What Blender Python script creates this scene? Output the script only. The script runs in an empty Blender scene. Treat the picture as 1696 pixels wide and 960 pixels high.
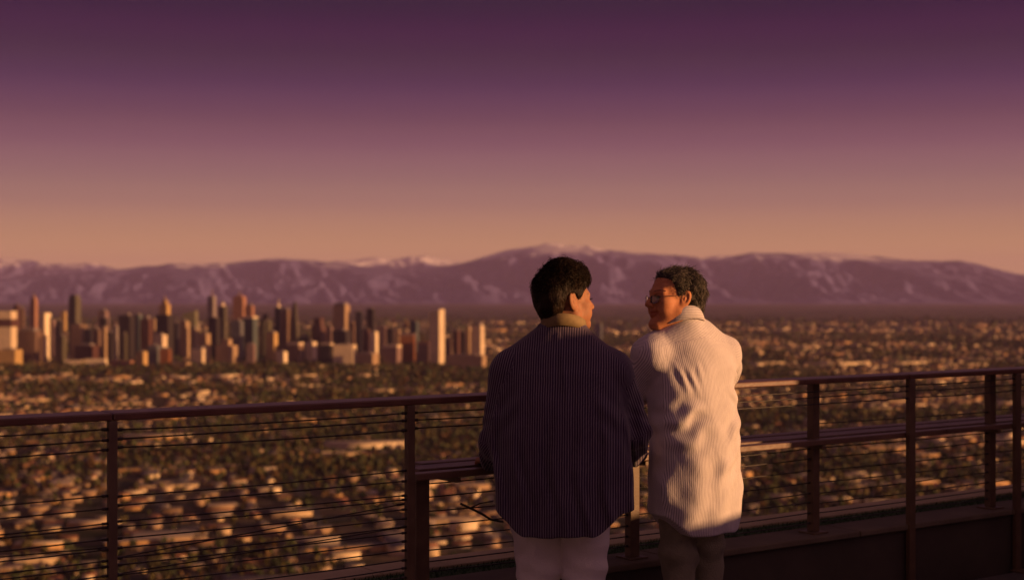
import bpy, math, random
import numpy as np
from mathutils import Vector, Matrix

# ------------------------------------------------------------------ camera, sky, sun, exposure
scene = bpy.context.scene
COL = scene.collection
F = 2356.0            # focal length in photograph pixels (1696 wide)
HZ = 488.0            # row of the true horizon
EYE = 1.5             # camera height above the terrace floor
PLAIN = -250.0        # height of the city plain

cam_data = bpy.data.cameras.new('camera')
cam_data.sensor_width = 36.0
cam_data.lens = 36.0 * F / 1696.0
cam_data.shift_y = (HZ - 480.0) / 1696.0
cam_data.clip_start = 0.05
cam_data.clip_end = 400000.0
cam_data.dof.use_dof = True
cam_data.dof.focus_distance = 5.55
cam_data.dof.aperture_fstop = 2.5
cam = bpy.data.objects.new('camera', cam_data)
cam.location = (0.0, 0.0, EYE)
cam.rotation_euler = (math.radians(90), 0, 0)
COL.objects.link(cam)
scene.camera = cam

def lin(c):
    c = c / 255.0
    return c / 12.92 if c <= 0.04045 else ((c + 0.055) / 1.055) ** 2.4
def srgb(r, g, b):
    return (lin(r), lin(g), lin(b), 1.0)

SUN_AZ = math.radians(109.0)     # clockwise from the viewing direction: from the right, a little behind
SUN_EL = math.radians(8.0)
SUN_DIR = Vector((math.sin(SUN_AZ) * math.cos(SUN_EL), math.cos(SUN_AZ) * math.cos(SUN_EL), math.sin(SUN_EL)))

world = bpy.data.worlds.new('World')
scene.world = world
world.use_nodes = True
wt = world.node_tree
for n in list(wt.nodes):
    wt.nodes.remove(n)
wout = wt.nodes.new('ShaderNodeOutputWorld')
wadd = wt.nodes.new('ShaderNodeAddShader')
wbg = wt.nodes.new('ShaderNodeBackground')       # dusk afterglow by elevation, with fill added overhead and on the sun side
wbn = wt.nodes.new('ShaderNodeBackground')       # physical sky, very low in strength
sky = wt.nodes.new('ShaderNodeTexSky')
sky.sky_type = 'NISHITA'
sky.sun_disc = False
sky.sun_elevation = SUN_EL
sky.sun_rotation = SUN_AZ
sky.dust_density = 2.0
wbn.inputs['Strength'].default_value = 0.0022
geo = wt.nodes.new('ShaderNodeTexCoord')
sep = wt.nodes.new('ShaderNodeSeparateXYZ')
mr = wt.nodes.new('ShaderNodeMapRange')
mr.inputs['From Min'].default_value = 0.0
mr.inputs['From Max'].default_value = 0.5
ramp = wt.nodes.new('ShaderNodeValToRGB')
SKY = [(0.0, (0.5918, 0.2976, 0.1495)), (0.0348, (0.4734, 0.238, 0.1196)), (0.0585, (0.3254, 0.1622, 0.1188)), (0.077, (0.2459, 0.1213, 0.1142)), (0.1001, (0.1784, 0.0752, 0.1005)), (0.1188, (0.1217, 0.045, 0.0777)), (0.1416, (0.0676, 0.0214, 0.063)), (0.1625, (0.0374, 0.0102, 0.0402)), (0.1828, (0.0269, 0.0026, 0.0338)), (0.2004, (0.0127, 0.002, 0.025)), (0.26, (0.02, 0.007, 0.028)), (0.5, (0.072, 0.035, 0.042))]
els = ramp.color_ramp.elements
ramp.color_ramp.interpolation = 'CARDINAL'
while len(els) < len(SKY):
    els.new(0.5)
for e, (p, c) in zip(els, SKY):
    e.position = p / 0.5
    e.color = (*c, 1.0)
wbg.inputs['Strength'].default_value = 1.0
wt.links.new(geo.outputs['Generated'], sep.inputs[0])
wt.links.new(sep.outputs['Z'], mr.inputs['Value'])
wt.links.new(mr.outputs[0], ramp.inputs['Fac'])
# the sky brightens smoothly round the compass towards the low sun, added out of view as fill light
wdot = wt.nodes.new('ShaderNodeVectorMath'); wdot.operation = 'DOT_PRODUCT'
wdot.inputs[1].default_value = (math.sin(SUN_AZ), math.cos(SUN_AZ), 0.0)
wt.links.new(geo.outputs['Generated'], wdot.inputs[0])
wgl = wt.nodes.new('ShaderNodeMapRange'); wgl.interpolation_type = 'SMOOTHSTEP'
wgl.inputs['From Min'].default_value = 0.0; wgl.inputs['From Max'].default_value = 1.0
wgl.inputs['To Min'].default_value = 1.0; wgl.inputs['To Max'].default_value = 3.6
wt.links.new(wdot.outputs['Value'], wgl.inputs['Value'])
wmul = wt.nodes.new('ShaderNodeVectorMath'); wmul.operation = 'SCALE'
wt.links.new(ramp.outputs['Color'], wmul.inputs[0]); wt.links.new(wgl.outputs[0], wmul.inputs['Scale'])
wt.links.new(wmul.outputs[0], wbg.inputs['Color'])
wt.links.new(sky.outputs['Color'], wbn.inputs['Color'])
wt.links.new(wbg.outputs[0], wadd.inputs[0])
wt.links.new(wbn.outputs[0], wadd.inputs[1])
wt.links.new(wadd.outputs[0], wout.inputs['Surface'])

sun_data = bpy.data.lights.new('sun', 'SUN')
sun_data.energy = 4.9
sun_data.angle = math.radians(0.6)
sun_data.color = (1.0, 0.50, 0.20)
sun = bpy.data.objects.new('sun', sun_data)
sun.rotation_euler = SUN_DIR.to_track_quat('Z', 'Y').to_euler()
sun.location = (30, -10, 20)
COL.objects.link(sun)

vs = scene.view_settings
vs.view_transform = 'Standard'
vs.look = 'None'
vs.exposure = 0.3
vs.gamma = 1.0
vs.use_curve_mapping = False
cy = scene.cycles
cy.use_denoising = True
cy.max_bounces = 6
cy.diffuse_bounces = 3
cy.glossy_bounces = 3
cy.transmission_bounces = 4
cy.transparent_max_bounces = 8
cy.volume_bounces = 0
cy.sample_clamp_indirect = 4.0
cy.caustics_reflective = False
cy.caustics_refractive = False

# ------------------------------------------------------------------ helpers
rng = np.random.default_rng(11)
random.seed(5)

def tag(o, label=None, cat=None, group=None, kind=None):
    if label: o['label'] = label
    if cat: o['category'] = cat
    if group: o['group'] = group
    if kind: o['kind'] = kind
    return o

def link(name, me, parent=None, mats=()):
    o = bpy.data.objects.new(name, me)
    COL.objects.link(o)
    if parent is not None:
        o.parent = parent
    for m in mats:
        me.materials.append(m)
    return o

def empty(name, loc=(0, 0, 0), rz=0.0):
    o = bpy.data.objects.new(name, None)
    o.empty_display_size = 0.1
    o.location = loc
    o.rotation_euler = (0, 0, rz)
    COL.objects.link(o)
    return o

def mesh_np(name, verts, faces_list, smooth=False):
    """faces_list: list of (n,k) integer arrays."""
    me = bpy.data.meshes.new(name)
    verts = np.asarray(verts, dtype=np.float32)
    me.vertices.add(len(verts))
    me.vertices.foreach_set('co', verts.ravel())
    loops = np.concatenate([np.asarray(f).ravel() for f in faces_list]).astype(np.int32)
    sizes = np.concatenate([np.full(len(f), np.asarray(f).shape[1]) for f in faces_list]).astype(np.int32)
    starts = np.concatenate([[0], np.cumsum(sizes)[:-1]]).astype(np.int32)
    me.loops.add(len(loops))
    me.loops.foreach_set('vertex_index', loops)
    me.polygons.add(len(sizes))
    me.polygons.foreach_set('loop_start', starts)
    me.polygons.foreach_set('loop_total', sizes)
    if smooth:
        me.polygons.foreach_set('use_smooth', np.ones(len(sizes), dtype=bool))
    me.update(calc_edges=True)
    me.validate()
    return me

def face_tint(me, cols):
    a = me.attributes.new('tint', 'FLOAT_COLOR', 'FACE')
    c = np.ones((len(cols), 4), dtype=np.float32)
    c[:, :3] = cols
    a.data.foreach_set('color', c.ravel())

class MB:
    """collects boxes, bars and tubes into one mesh"""
    def __init__(self):
        self.v = []; self.f = []; self.n = 0
    def add(self, verts, faces):
        self.v.extend([tuple(p) for p in verts])
        self.f.extend([tuple(i + self.n for i in f) for f in faces])
        self.n += len(verts)
    def obox(self, c, ax, ay, az):
        """box from centre and three half-axis vectors"""
        c, ax, ay, az = map(Vector, (c, ax, ay, az))
        vs_ = [c + sx * ax + sy * ay + sz * az for sz in (-1, 1) for sy in (-1, 1) for sx in (-1, 1)]
        self.add(vs_, [(0, 2, 3, 1), (4, 5, 7, 6), (0, 1, 5, 4), (2, 6, 7, 3), (0, 4, 6, 2), (1, 3, 7, 5)])
    def box(self, x0, x1, y0, y1, z0, z1):
        self.obox(((x0 + x1) / 2, (y0 + y1) / 2, (z0 + z1) / 2), ((x1 - x0) / 2, 0, 0), (0, (y1 - y0) / 2, 0), (0, 0, (z1 - z0) / 2))
    def tube(self, pts, r, sides=6, cap=True):
        pts = [Vector(p) for p in pts]
        rs = r if isinstance(r, (list, tuple)) else [r] * len(pts)
        base = []
        up = Vector((0, 0, 1))
        for i, p in enumerate(pts):
            t = (pts[min(i + 1, len(pts) - 1)] - pts[max(i - 1, 0)]).normalized()
            a = t.cross(up)
            if a.length < 1e-4:
                a = t.cross(Vector((1, 0, 0)))
            a.normalize(); b = t.cross(a)
            base.append([p + rs[i] * (math.cos(2 * math.pi * k / sides) * a + math.sin(2 * math.pi * k / sides) * b) for k in range(sides)])
        vv = [q for ring in base for q in ring]
        ff = []
        for i in range(len(pts) - 1):
            for k in range(sides):
                k2 = (k + 1) % sides
                ff.append((i * sides + k, i * sides + k2, (i + 1) * sides + k2, (i + 1) * sides + k))
        if cap:
            ff.append(tuple(range(sides))[::-1])
            ff.append(tuple((len(pts) - 1) * sides + k for k in range(sides)))
        self.add(vv, ff)
    def build(self, name, mat, parent=None, bevel=0.0, smooth=False):
        me = bpy.data.meshes.new(name)
        me.from_pydata([tuple(p) for p in self.v], [], self.f)
        me.update()
        if smooth:
            me.polygons.foreach_set('use_smooth', [True] * len(me.polygons))
        o = link(name, me, parent, [mat])
        if bevel:
            m = o.modifiers.new('bevel', 'BEVEL')
            m.width = bevel; m.segments = 2; m.limit_method = 'ANGLE'
        return o

# ------------------------------------------------------------------ materials
def nodes_of(name):
    m = bpy.data.materials.new(name)
    m.use_nodes = True
    nt = m.node_tree
    return m, nt, nt.nodes['Principled BSDF']

def pmat(name, c1, c2=None, rough=0.7, metal=0.0, scale=8.0, bump=0.0, bscale=60.0, stretch=(1, 1, 1), spec=0.5, coat=0.0, detail=6.0):
    m, nt, b = nodes_of(name)
    b.inputs['Roughness'].default_value = rough
    b.inputs['Metallic'].default_value = metal
    b.inputs['Specular IOR Level'].default_value = spec
    b.inputs['Coat Weight'].default_value = coat
    tc = nt.nodes.new('ShaderNodeTexCoord')
    mp = nt.nodes.new('ShaderNodeMapping')
    mp.inputs['Scale'].default_value = stretch
    nt.links.new(tc.outputs['Object'], mp.inputs[0])
    c2 = c2 or tuple(x * 0.8 for x in c1)
    nz = nt.nodes.new('ShaderNodeTexNoise')
    nz.inputs['Scale'].default_value = scale
    nz.inputs['Detail'].default_value = detail
    nt.links.new(mp.outputs[0], nz.inputs['Vector'])
    cr = nt.nodes.new('ShaderNodeValToRGB')
    cr.color_ramp.elements[0].position = 0.35
    cr.color_ramp.elements[1].position = 0.68
    cr.color_ramp.elements[0].color = (*c1[:3], 1)
    cr.color_ramp.elements[1].color = (*c2[:3], 1)
    nt.links.new(nz.outputs['Fac'], cr.inputs['Fac'])
    nt.links.new(cr.outputs['Color'], b.inputs['Base Color'])
    if bump:
        nb = nt.nodes.new('ShaderNodeTexNoise')
        nb.inputs['Scale'].default_value = bscale
        nb.inputs['Detail'].default_value = 5
        nt.links.new(mp.outputs[0], nb.inputs['Vector'])
        bp = nt.nodes.new('ShaderNodeBump')
        bp.inputs['Strength'].default_value = bump
        bp.inputs['Distance'].default_value = 0.01
        nt.links.new(nb.outputs['Fac'], bp.inputs['Height'])
        nt.links.new(bp.outputs[0], b.inputs['Normal'])
    return m

def tint_mat(name, rough=0.85, noise=0.25, scale=0.8):
    """base colour comes from the per-face paint colour, with some weathering noise"""
    m, nt, b = nodes_of(name)
    b.inputs['Roughness'].default_value = rough
    at = nt.nodes.new('ShaderNodeAttribute')
    at.attribute_name = 'tint'
    nz = nt.nodes.new('ShaderNodeTexNoise')
    nz.inputs['Scale'].default_value = scale
    tc = nt.nodes.new('ShaderNodeTexCoord')
    nt.links.new(tc.outputs['Object'], nz.inputs['Vector'])
    mr_ = nt.nodes.new('ShaderNodeMapRange')
    mr_.inputs['To Min'].default_value = 1 - noise
    mr_.inputs['To Max'].default_value = 1 + noise
    nt.links.new(nz.outputs['Fac'], mr_.inputs['Value'])
    mx = nt.nodes.new('ShaderNodeVectorMath')
    mx.operation = 'SCALE'
    nt.links.new(at.outputs['Color'], mx.inputs[0])
    nt.links.new(mr_.outputs[0], mx.inputs['Scale'])
    nt.links.new(mx.outputs[0], b.inputs['Base Color'])
    return m

def facade_mat(name, wall, glass, floor=3.9, bay=4.2, wfrac=0.55, rough=0.6, grough=0.3):
    """rows of windows too far off to tell apart"""
    m, nt, b = nodes_of(name)
    tc = nt.nodes.new('ShaderNodeTexCoord')
    sp = nt.nodes.new('ShaderNodeSeparateXYZ')
    nt.links.new(tc.outputs['Object'], sp.inputs[0])
    def math_(op, a, b_=None, c=None):
        n = nt.nodes.new('ShaderNodeMath'); n.operation = op
        for k, v in enumerate((a, b_, c)):
            if v is None: continue
            if isinstance(v, (int, float)): n.inputs[k].default_value = v
            else: nt.links.new(v, n.inputs[k])
        return n.outputs[0]
    row = math_('LESS_THAN', math_('FRACT', math_('DIVIDE', sp.outputs['Z'], floor)), wfrac)
    hx = math_('ADD', sp.outputs['X'], sp.outputs['Y'])
    colm = math_('LESS_THAN', math_('FRACT', math_('DIVIDE', hx, bay)), 0.72)
    win = math_('MULTIPLY', row, colm)
    ge = nt.nodes.new('ShaderNodeNewGeometry')
    spn = nt.nodes.new('ShaderNodeSeparateXYZ')
    nt.links.new(ge.outputs['Normal'], spn.inputs[0])
    side = math_('LESS_THAN', math_('ABSOLUTE', spn.outputs['Z']), 0.5)
    win = math_('MULTIPLY', win, side)
    nz = nt.nodes.new('ShaderNodeTexNoise'); nz.inputs['Scale'].default_value = 0.035
    nt.links.new(tc.outputs['Object'], nz.inputs['Vector'])
    mrr = nt.nodes.new('ShaderNodeMapRange')
    mrr.inputs['To Min'].default_value = 0.75; mrr.inputs['To Max'].default_value = 1.2
    nt.links.new(nz.outputs['Fac'], mrr.inputs['Value'])
    mx = nt.nodes.new('ShaderNodeMix'); mx.data_type = 'RGBA'
    mx.inputs[6].default_value = (*wall, 1); mx.inputs[7].default_value = (*glass, 1)
    nt.links.new(win, mx.inputs[0])
    sc = nt.nodes.new('ShaderNodeVectorMath'); sc.operation = 'SCALE'
    nt.links.new(mx.outputs[2], sc.inputs[0]); nt.links.new(mrr.outputs[0], sc.inputs['Scale'])
    nt.links.new(sc.outputs[0], b.inputs['Base Color'])
    rr = nt.nodes.new('ShaderNodeMapRange')
    rr.inputs['To Min'].default_value = rough; rr.inputs['To Max'].default_value = grough
    nt.links.new(win, rr.inputs['Value'])
    nt.links.new(rr.outputs[0], b.inputs['Roughness'])
    return m
# ------------------------------------------------------------------ where things stand
def ground_at(px, py):
    """point of the plain seen at a photograph pixel"""
    d = (EYE - PLAIN) * F / (py - HZ)
    return ((px - 848.0) / F * d, d)

RAIL0 = Vector((-1.663, 4.62, 0.0))
RDIR = Vector((4.463, 3.155, 0.0)).normalized()
RNOR = Vector((RDIR.y, -RDIR.x, 0.0))          # towards the terrace
def rail_t(px, n=0.0):
    k = (px - 848.0) / F
    q = RAIL0 + RNOR * n
    return (k * q.y - q.x) / (RDIR.x - k * RDIR.y)
def rp(t, n=0.0, z=0.0):
    p = RAIL0 + RDIR * t + RNOR * n
    return Vector((p.x, p.y, z))

# ------------------------------------------------------------------ terrain
def grid_mesh(name, X, Y, Z, smooth=True):
    nu, nv = X.shape
    v = np.stack([X, Y, Z], -1).reshape(-1, 3)
    idx = np.arange(nu * nv).reshape(nu, nv)
    q = np.stack([idx[:-1, :-1], idx[1:, :-1], idx[1:, 1:], idx[:-1, 1:]], -1).reshape(-1, 4)
    return mesh_np(name, v, [q], smooth)

def ground_material():
    m, nt, b = nodes_of('plain_soil_and_streets')
    b.inputs['Roughness'].default_value = 0.95
    b.inputs['Specular IOR Level'].default_value = 0.1
    tc = nt.nodes.new('ShaderNodeTexCoord')
    prev = None
    cols = [((0.085, 0.062, 0.05), (0.20, 0.15, 0.11), 0.012, 0.40, 0.62),
            ((0.035, 0.04, 0.02), None, 0.02, 0.47, 0.60),
            ((0.26, 0.20, 0.15), None, 0.006, 0.60, 0.70)]
    n1 = nt.nodes.new('ShaderNodeTexNoise'); n1.inputs['Scale'].default_value = 0.012; n1.inputs['Detail'].default_value = 10
    n2 = nt.nodes.new('ShaderNodeTexNoise'); n2.inputs['Scale'].default_value = 0.022; n2.inputs['Detail'].default_value = 8
    n3 = nt.nodes.new('ShaderNodeTexVoronoi'); n3.inputs['Scale'].default_value = 0.012
    n4 = nt.nodes.new('ShaderNodeTexNoise'); n4.inputs['Scale'].default_value = 0.0007; n4.inputs['Detail'].default_value = 4
    for n in (n1, n2, n3, n4):
        nt.links.new(tc.outputs['Object'], n.inputs['Vector'])
    def ramp_(src, p0, p1, c0, c1):
        r = nt.nodes.new('ShaderNodeValToRGB')
        r.color_ramp.elements[0].position = p0; r.color_ramp.elements[1].position = p1
        r.color_ramp.elements[0].color = (*c0, 1); r.color_ramp.elements[1].color = (*c1, 1)
        nt.links.new(src, r.inputs['Fac'])
        return r.outputs['Color']
    base = ramp_(n1.outputs['Fac'], 0.38, 0.64, (0.07, 0.052, 0.038), (0.17, 0.12, 0.078))
    veg = ramp_(n2.outputs['Fac'], 0.48, 0.56, (0, 0, 0), (1, 1, 1))
    mx = nt.nodes.new('ShaderNodeMix'); mx.data_type = 'RGBA'
    nt.links.new(veg, mx.inputs[0]); nt.links.new(base, mx.inputs[6]); mx.inputs[7].default_value = (0.035, 0.038, 0.02, 1)
    spk = ramp_(n3.outputs['Color'], 0.78, 0.86, (0, 0, 0), (0.8, 0.8, 0.8))
    mx2 = nt.nodes.new('ShaderNodeMix'); mx2.data_type = 'RGBA'
    nt.links.new(spk, mx2.inputs[0]); nt.links.new(mx.outputs[2], mx2.inputs[6]); mx2.inputs[7].default_value = (0.22, 0.16, 0.10, 1)
    big = ramp_(n4.outputs['Fac'], 0.4, 0.6, (0.7, 0.7, 0.7), (1.15, 1.15, 1.15))
    mu = nt.nodes.new('ShaderNodeVectorMath'); mu.operation = 'MULTIPLY'
    nt.links.new(mx2.outputs[2], mu.inputs[0]); nt.links.new(big, mu.inputs[1])
    nt.links.new(mu.outputs[0], b.inputs['Base Color'])
    return m

rr_ = np.concatenate([np.linspace(0, 2000, 21), np.geomspace(2300, 90000, 30)])
aa_ = np.linspace(0, 2 * math.pi, 97)
R_, A_ = np.meshgrid(rr_, aa_, indexing='ij')
gx, gy = R_ * np.cos(A_), R_ * np.sin(A_)
gx = np.clip(gx, -59000, 59000); gy = np.clip(gy, -25000, 75000)
gz = np.full_like(gx, PLAIN)
plain = link('ground', grid_mesh('ground', gx, gy, gz, False), None, [ground_material()])
tag(plain, kind='structure')

def sines(P, freq, n=7, seed=0):
    """cheap smooth noise in about [-1,1]"""
    r = np.random.default_rng(seed)
    out = np.zeros(P.shape[0], dtype=np.float64)
    for i in range(n):
        k = r.normal(size=P.shape[1]); k /= np.linalg.norm(k)
        f = freq * r.uniform(0.6, 1.7)
        out += np.sin(P @ (k * f * 2 * math.pi) + r.uniform(0, 6.28))
    return out / math.sqrt(n / 2.0) * 0.6

# the hill under the terrace
hr = np.linspace(0, 640, 33); ha = np.linspace(0, 2 * math.pi, 65)
HR, HA = np.meshgrid(hr, ha, indexing='ij')
hx, hy = HR * np.cos(HA), HR * np.sin(HA) - 6
hz = -3.2 - np.maximum(HR - 14, 0) * 0.40
hn = sines(np.stack([hx.ravel(), hy.ravel()], -1), 1 / 90.0, 8, 3).reshape(hx.shape)
hz = np.maximum(hz + hn * np.clip((HR - 25) / 60, 0, 1) * 6 - np.clip((HR - 25) / 60, 0, 1) * 6, PLAIN - 3)
hill = link('hill', grid_mesh('hill', hx, hy, hz), None,
            [pmat('dry_hill_scrub', (0.12, 0.095, 0.05), (0.05, 0.05, 0.025), rough=0.95, scale=0.25, bump=0.6, bscale=1.5)])
tag(hill, kind='structure')

# ------------------------------------------------------------------ mountains
def ridged(P, freq, octaves=6, seed=1):
    r = np.random.default_rng(seed)
    out = np.zeros(len(P)); amp = 1.0; tot = 0
    for o in range(octaves):
        out += amp * (1 - np.abs(vnoise(P * freq + r.uniform(0, 100, 2), seed + o))) 
        tot += amp; amp *= 0.58; freq *= 2.05
    return out / tot
def vnoise(P, seed):
    """2-D gradient-like value noise in [-1,1]"""
    i = np.floor(P).astype(np.int64); f = P - i
    f = f * f * f * (f * (f * 6 - 15) + 10)
    def h(ix, iy):
        n = (ix * 374761393 + iy * 668265263 + seed * 1442695041) & 0x7fffffff
        n = ((n ^ (n >> 13)) * 1274126177) & 0x7fffffff
        return ((n ^ (n >> 16)) & 0xffff) / 32767.5 - 1.0
    a = h(i[:, 0], i[:, 1]); b = h(i[:, 0] + 1, i[:, 1]); c = h(i[:, 0], i[:, 1] + 1); d = h(i[:, 0] + 1, i[:, 1] + 1)
    return (a * (1 - f[:, 0]) + b * f[:, 0]) * (1 - f[:, 1]) + (c * (1 - f[:, 0]) + d * f[:, 0]) * f[:, 1]

def mountain_material():
    m, nt, b = nodes_of('mountain_rock_and_snow')
    b.inputs['Roughness'].default_value = 0.95
    b.inputs['Specular IOR Level'].default_value = 0.05
    at = nt.nodes.new('ShaderNodeAttribute'); at.attribute_name = 'snow'
    tc = nt.nodes.new('ShaderNodeTexCoord')
    nz = nt.nodes.new('ShaderNodeTexNoise'); nz.inputs['Scale'].default_value = 0.0015; nz.inputs['Detail'].default_value = 8
    nt.links.new(tc.outputs['Object'], nz.inputs['Vector'])
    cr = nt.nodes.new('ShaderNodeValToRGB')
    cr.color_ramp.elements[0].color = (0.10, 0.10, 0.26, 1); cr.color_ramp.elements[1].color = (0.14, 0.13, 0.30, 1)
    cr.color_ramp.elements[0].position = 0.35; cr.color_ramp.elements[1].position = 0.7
    nt.links.new(nz.outputs['Fac'], cr.inputs['Fac'])
    mx = nt.nodes.new('ShaderNodeMix'); mx.data_type = 'RGBA'
    nt.links.new(at.outputs['Fac'], mx.inputs[0])
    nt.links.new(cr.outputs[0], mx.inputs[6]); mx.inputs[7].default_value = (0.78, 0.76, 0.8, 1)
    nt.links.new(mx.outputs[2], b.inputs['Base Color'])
    return m
MROCK = mountain_material()

def sstep01(t):
    t = np.clip(t, 0, 1)
    return t * t * (3 - 2 * t)

def mountain(name, prof, d0, dc, d1, px0, px1, seed, snowline, snowy=1.0, caps=()):
    xs = np.linspace(px0, px1, 640)
    ps = np.array(prof, float)
    yk = np.interp(xs, ps[:, 0], ps[:, 1])
    crest = (HZ - yk) / F * dc + EYE - PLAIN            # height of the crest above the plain
    ds = np.concatenate([np.linspace(d0, dc, 90), np.linspace(dc, d1, 22)[1:]])
    XX, DD = np.meshgrid(xs, ds, indexing='ij')
    wx = (XX - 848) / F * DD
    P = np.stack([wx.ravel(), DD.ravel()], -1)
    rg = ridged(P, 1 / 3600.0, 6, seed).reshape(XX.shape)
    sp = ridged(np.stack([wx.ravel() + 0.35 * DD.ravel(), DD.ravel() * 0.30], -1), 1 / 1500.0, 5, seed + 40).reshape(XX.shape)
    u = np.where(DD < dc, (DD - d0) / (dc - d0), 1 - (DD - dc) / (d1 - dc))
    u = np.clip(u, 0, 1)
    shape = u ** 1.15
    mid = 1 - np.abs(2 * u - 1) ** 2
    C = crest[:, None]
    z = C * shape + C * mid * ((rg - 0.62) * 1.1 + (sp - 0.62) * 0.95) + C * (u > .9) * ((rg - .62) * .16) * sstep01((u - .9) / .1)
    z = np.minimum(z, C * (0.25 + 0.75 * u) + C * .02 * u) 
    z = np.maximum(z, -2) + PLAIN - 2
    me = grid_mesh(name, wx, DD, z)
    below = C - (z - PLAIN)
    patch = vnoise(P / 1500.0, seed + 90).reshape(XX.shape) + .6 * vnoise(P / 420.0, seed + 91).reshape(XX.shape)
    sn = np.clip((z - PLAIN - snowline) / 300 + 1.3 * patch - below / 300.0 - .35 + (rg - 0.62) * 2.5, 0, 1) * snowy * (below < 700)
    for cx_, cw_ in caps:
        sn = np.maximum(sn, np.exp(-((XX - cx_) / cw_) ** 2) * np.clip(1.25 - below / 210.0, 0, 1))
    a = me.attributes.new('snow', 'FLOAT', 'POINT')
    a.data.foreach_set('value', sn.ravel().astype(np.float32))
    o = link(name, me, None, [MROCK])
    tag(o, kind='structure')
    return o

FRONT = [(-500, 446), (-200, 452), (0, 462), (60, 458), (120, 452), (170, 447), (200, 446), (240, 441), (280, 437), (330, 437), (380, 436), (420, 432),
         (470, 428), (510, 431), (550, 435), (600, 440), (660, 444), (730, 440), (770, 432), (800, 422), (830, 413), (860, 408), (900, 405),
         (925, 403.5), (975, 405), (1000, 408), (1060, 413), (1120, 419), (1160, 426), (1185, 429), (1210, 422), (1250, 418), (1290, 419), (1330, 420.5),
         (1360, 419.5), (1400, 421), (1440, 424.5), (1500, 428), (1560, 430), (1590, 432), (1620, 437), (1650, 446), (1680, 453), (1720, 458), (1900, 468), (2300, 470)]
BACK = [(-500, 425), (-100, 430), (0, 428), (45, 428), (65, 432), (90, 435), (130, 434), (155, 435), (180, 441), (230, 450), (300, 455), (480, 450), (540, 436),
        (560, 432), (590, 430), (622, 425), (650, 429), (675, 424), (702, 421.5), (725, 427), (745, 432), (800, 438), (1000, 440), (1150, 432), (1190, 424),
        (1230, 425), (1300, 430), (1700, 462), (2300, 470)]
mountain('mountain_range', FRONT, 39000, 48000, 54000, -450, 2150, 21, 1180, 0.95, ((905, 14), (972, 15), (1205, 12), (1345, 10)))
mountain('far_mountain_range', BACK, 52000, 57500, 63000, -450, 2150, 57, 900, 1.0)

# ------------------------------------------------------------------ haze
hz_b = MB(); hz_b.box(-60000, 60000, -26000, 76000, PLAIN - 3.5, 1900)
hm = bpy.data.materials.new('evening_haze'); hm.use_nodes = True
hnt = hm.node_tree
for n in list(hnt.nodes):
    if n.type != 'OUTPUT_MATERIAL': hnt.nodes.remove(n)
pv = hnt.nodes.new('ShaderNodeVolumePrincipled')
pv.inputs['Color'].default_value = (0.70, 0.52, 1.0, 1)
pv.inputs['Density'].default_value = 1.15e-5
pv.inputs['Anisotropy'].default_value = 0.0
hnt.links.new(pv.outputs[0], hnt.nodes['Material Output'].inputs['Volume'])
haze = hz_b.build('haze', hm)
tag(haze, 'thin purple evening haze over the whole plain', 'haze', kind='stuff')

# ------------------------------------------------------------------ terrace
M_CONC = pmat('brown_concrete_coping', (0.17, 0.13, 0.09), (0.12, 0.092, 0.064), rough=0.85, scale=5, bump=0.35, bscale=40)
M_FACE = pmat('dark_brown_panel', (0.075, 0.058, 0.045), (0.05, 0.038, 0.03), rough=0.75, scale=3, bump=0.15, bscale=30)
M_LEDGE = pmat('tan_concrete_ledge', (0.56, 0.44, 0.27), (0.45, 0.35, 0.21), rough=0.9, scale=4, bump=0.35, bscale=30)
M_DECK = pmat('grey_deck_boards', (0.13, 0.11, 0.10), (0.09, 0.075, 0.07), rough=0.8, scale=4, bump=0.3, bscale=30)
M_TURF = pmat('dark_green_turf', (0.05, 0.10, 0.032), (0.032, 0.068, 0.022), rough=0.95, scale=60)
M_WALL = pmat('shade_wall_stucco', (0.36, 0.30, 0.24), (0.28, 0.23, 0.19), rough=0.9, scale=3, bump=0.4, bscale=50)

T0, T1 = -3.2, 9.5
CT = 0.34                              # coping height
b = MB()                                # deck slab, edge along the railing
q = [rp(T0, 0.002), rp(T1, 0.002), Vector((9.5, 10.0, 0)), Vector((9.5, -6, 0)), Vector((-6.5, -6, 0)), Vector((-6.5, rp(T0).y, 0))]
b.add([(p.x, p.y, -0.02) for p in q] + [(p.x, p.y, -0.35) for p in q],
      [tuple(range(6))[::-1], tuple(range(6, 12))] + [(i, (i + 1) % 6, (i + 1) % 6 + 6, i + 6) for i in range(6)])
deck = b.build('deck', M_DECK); tag(deck, kind='structure')
for k in range(46):                     # boards parallel to the railing, the nearest ones to it
    n0 = 0.03 + k * 0.146
    if n0 > 3.2: break
    b = MB()
    b.obox(rp((T0 + T1) / 2, n0 + 0.07, -0.006), RDIR * ((T1 - T0) / 2 - 0.15), RNOR * 0.07, Vector((0, 0, 0.012)))
    b.build('deck_board', M_DECK, deck)
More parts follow.
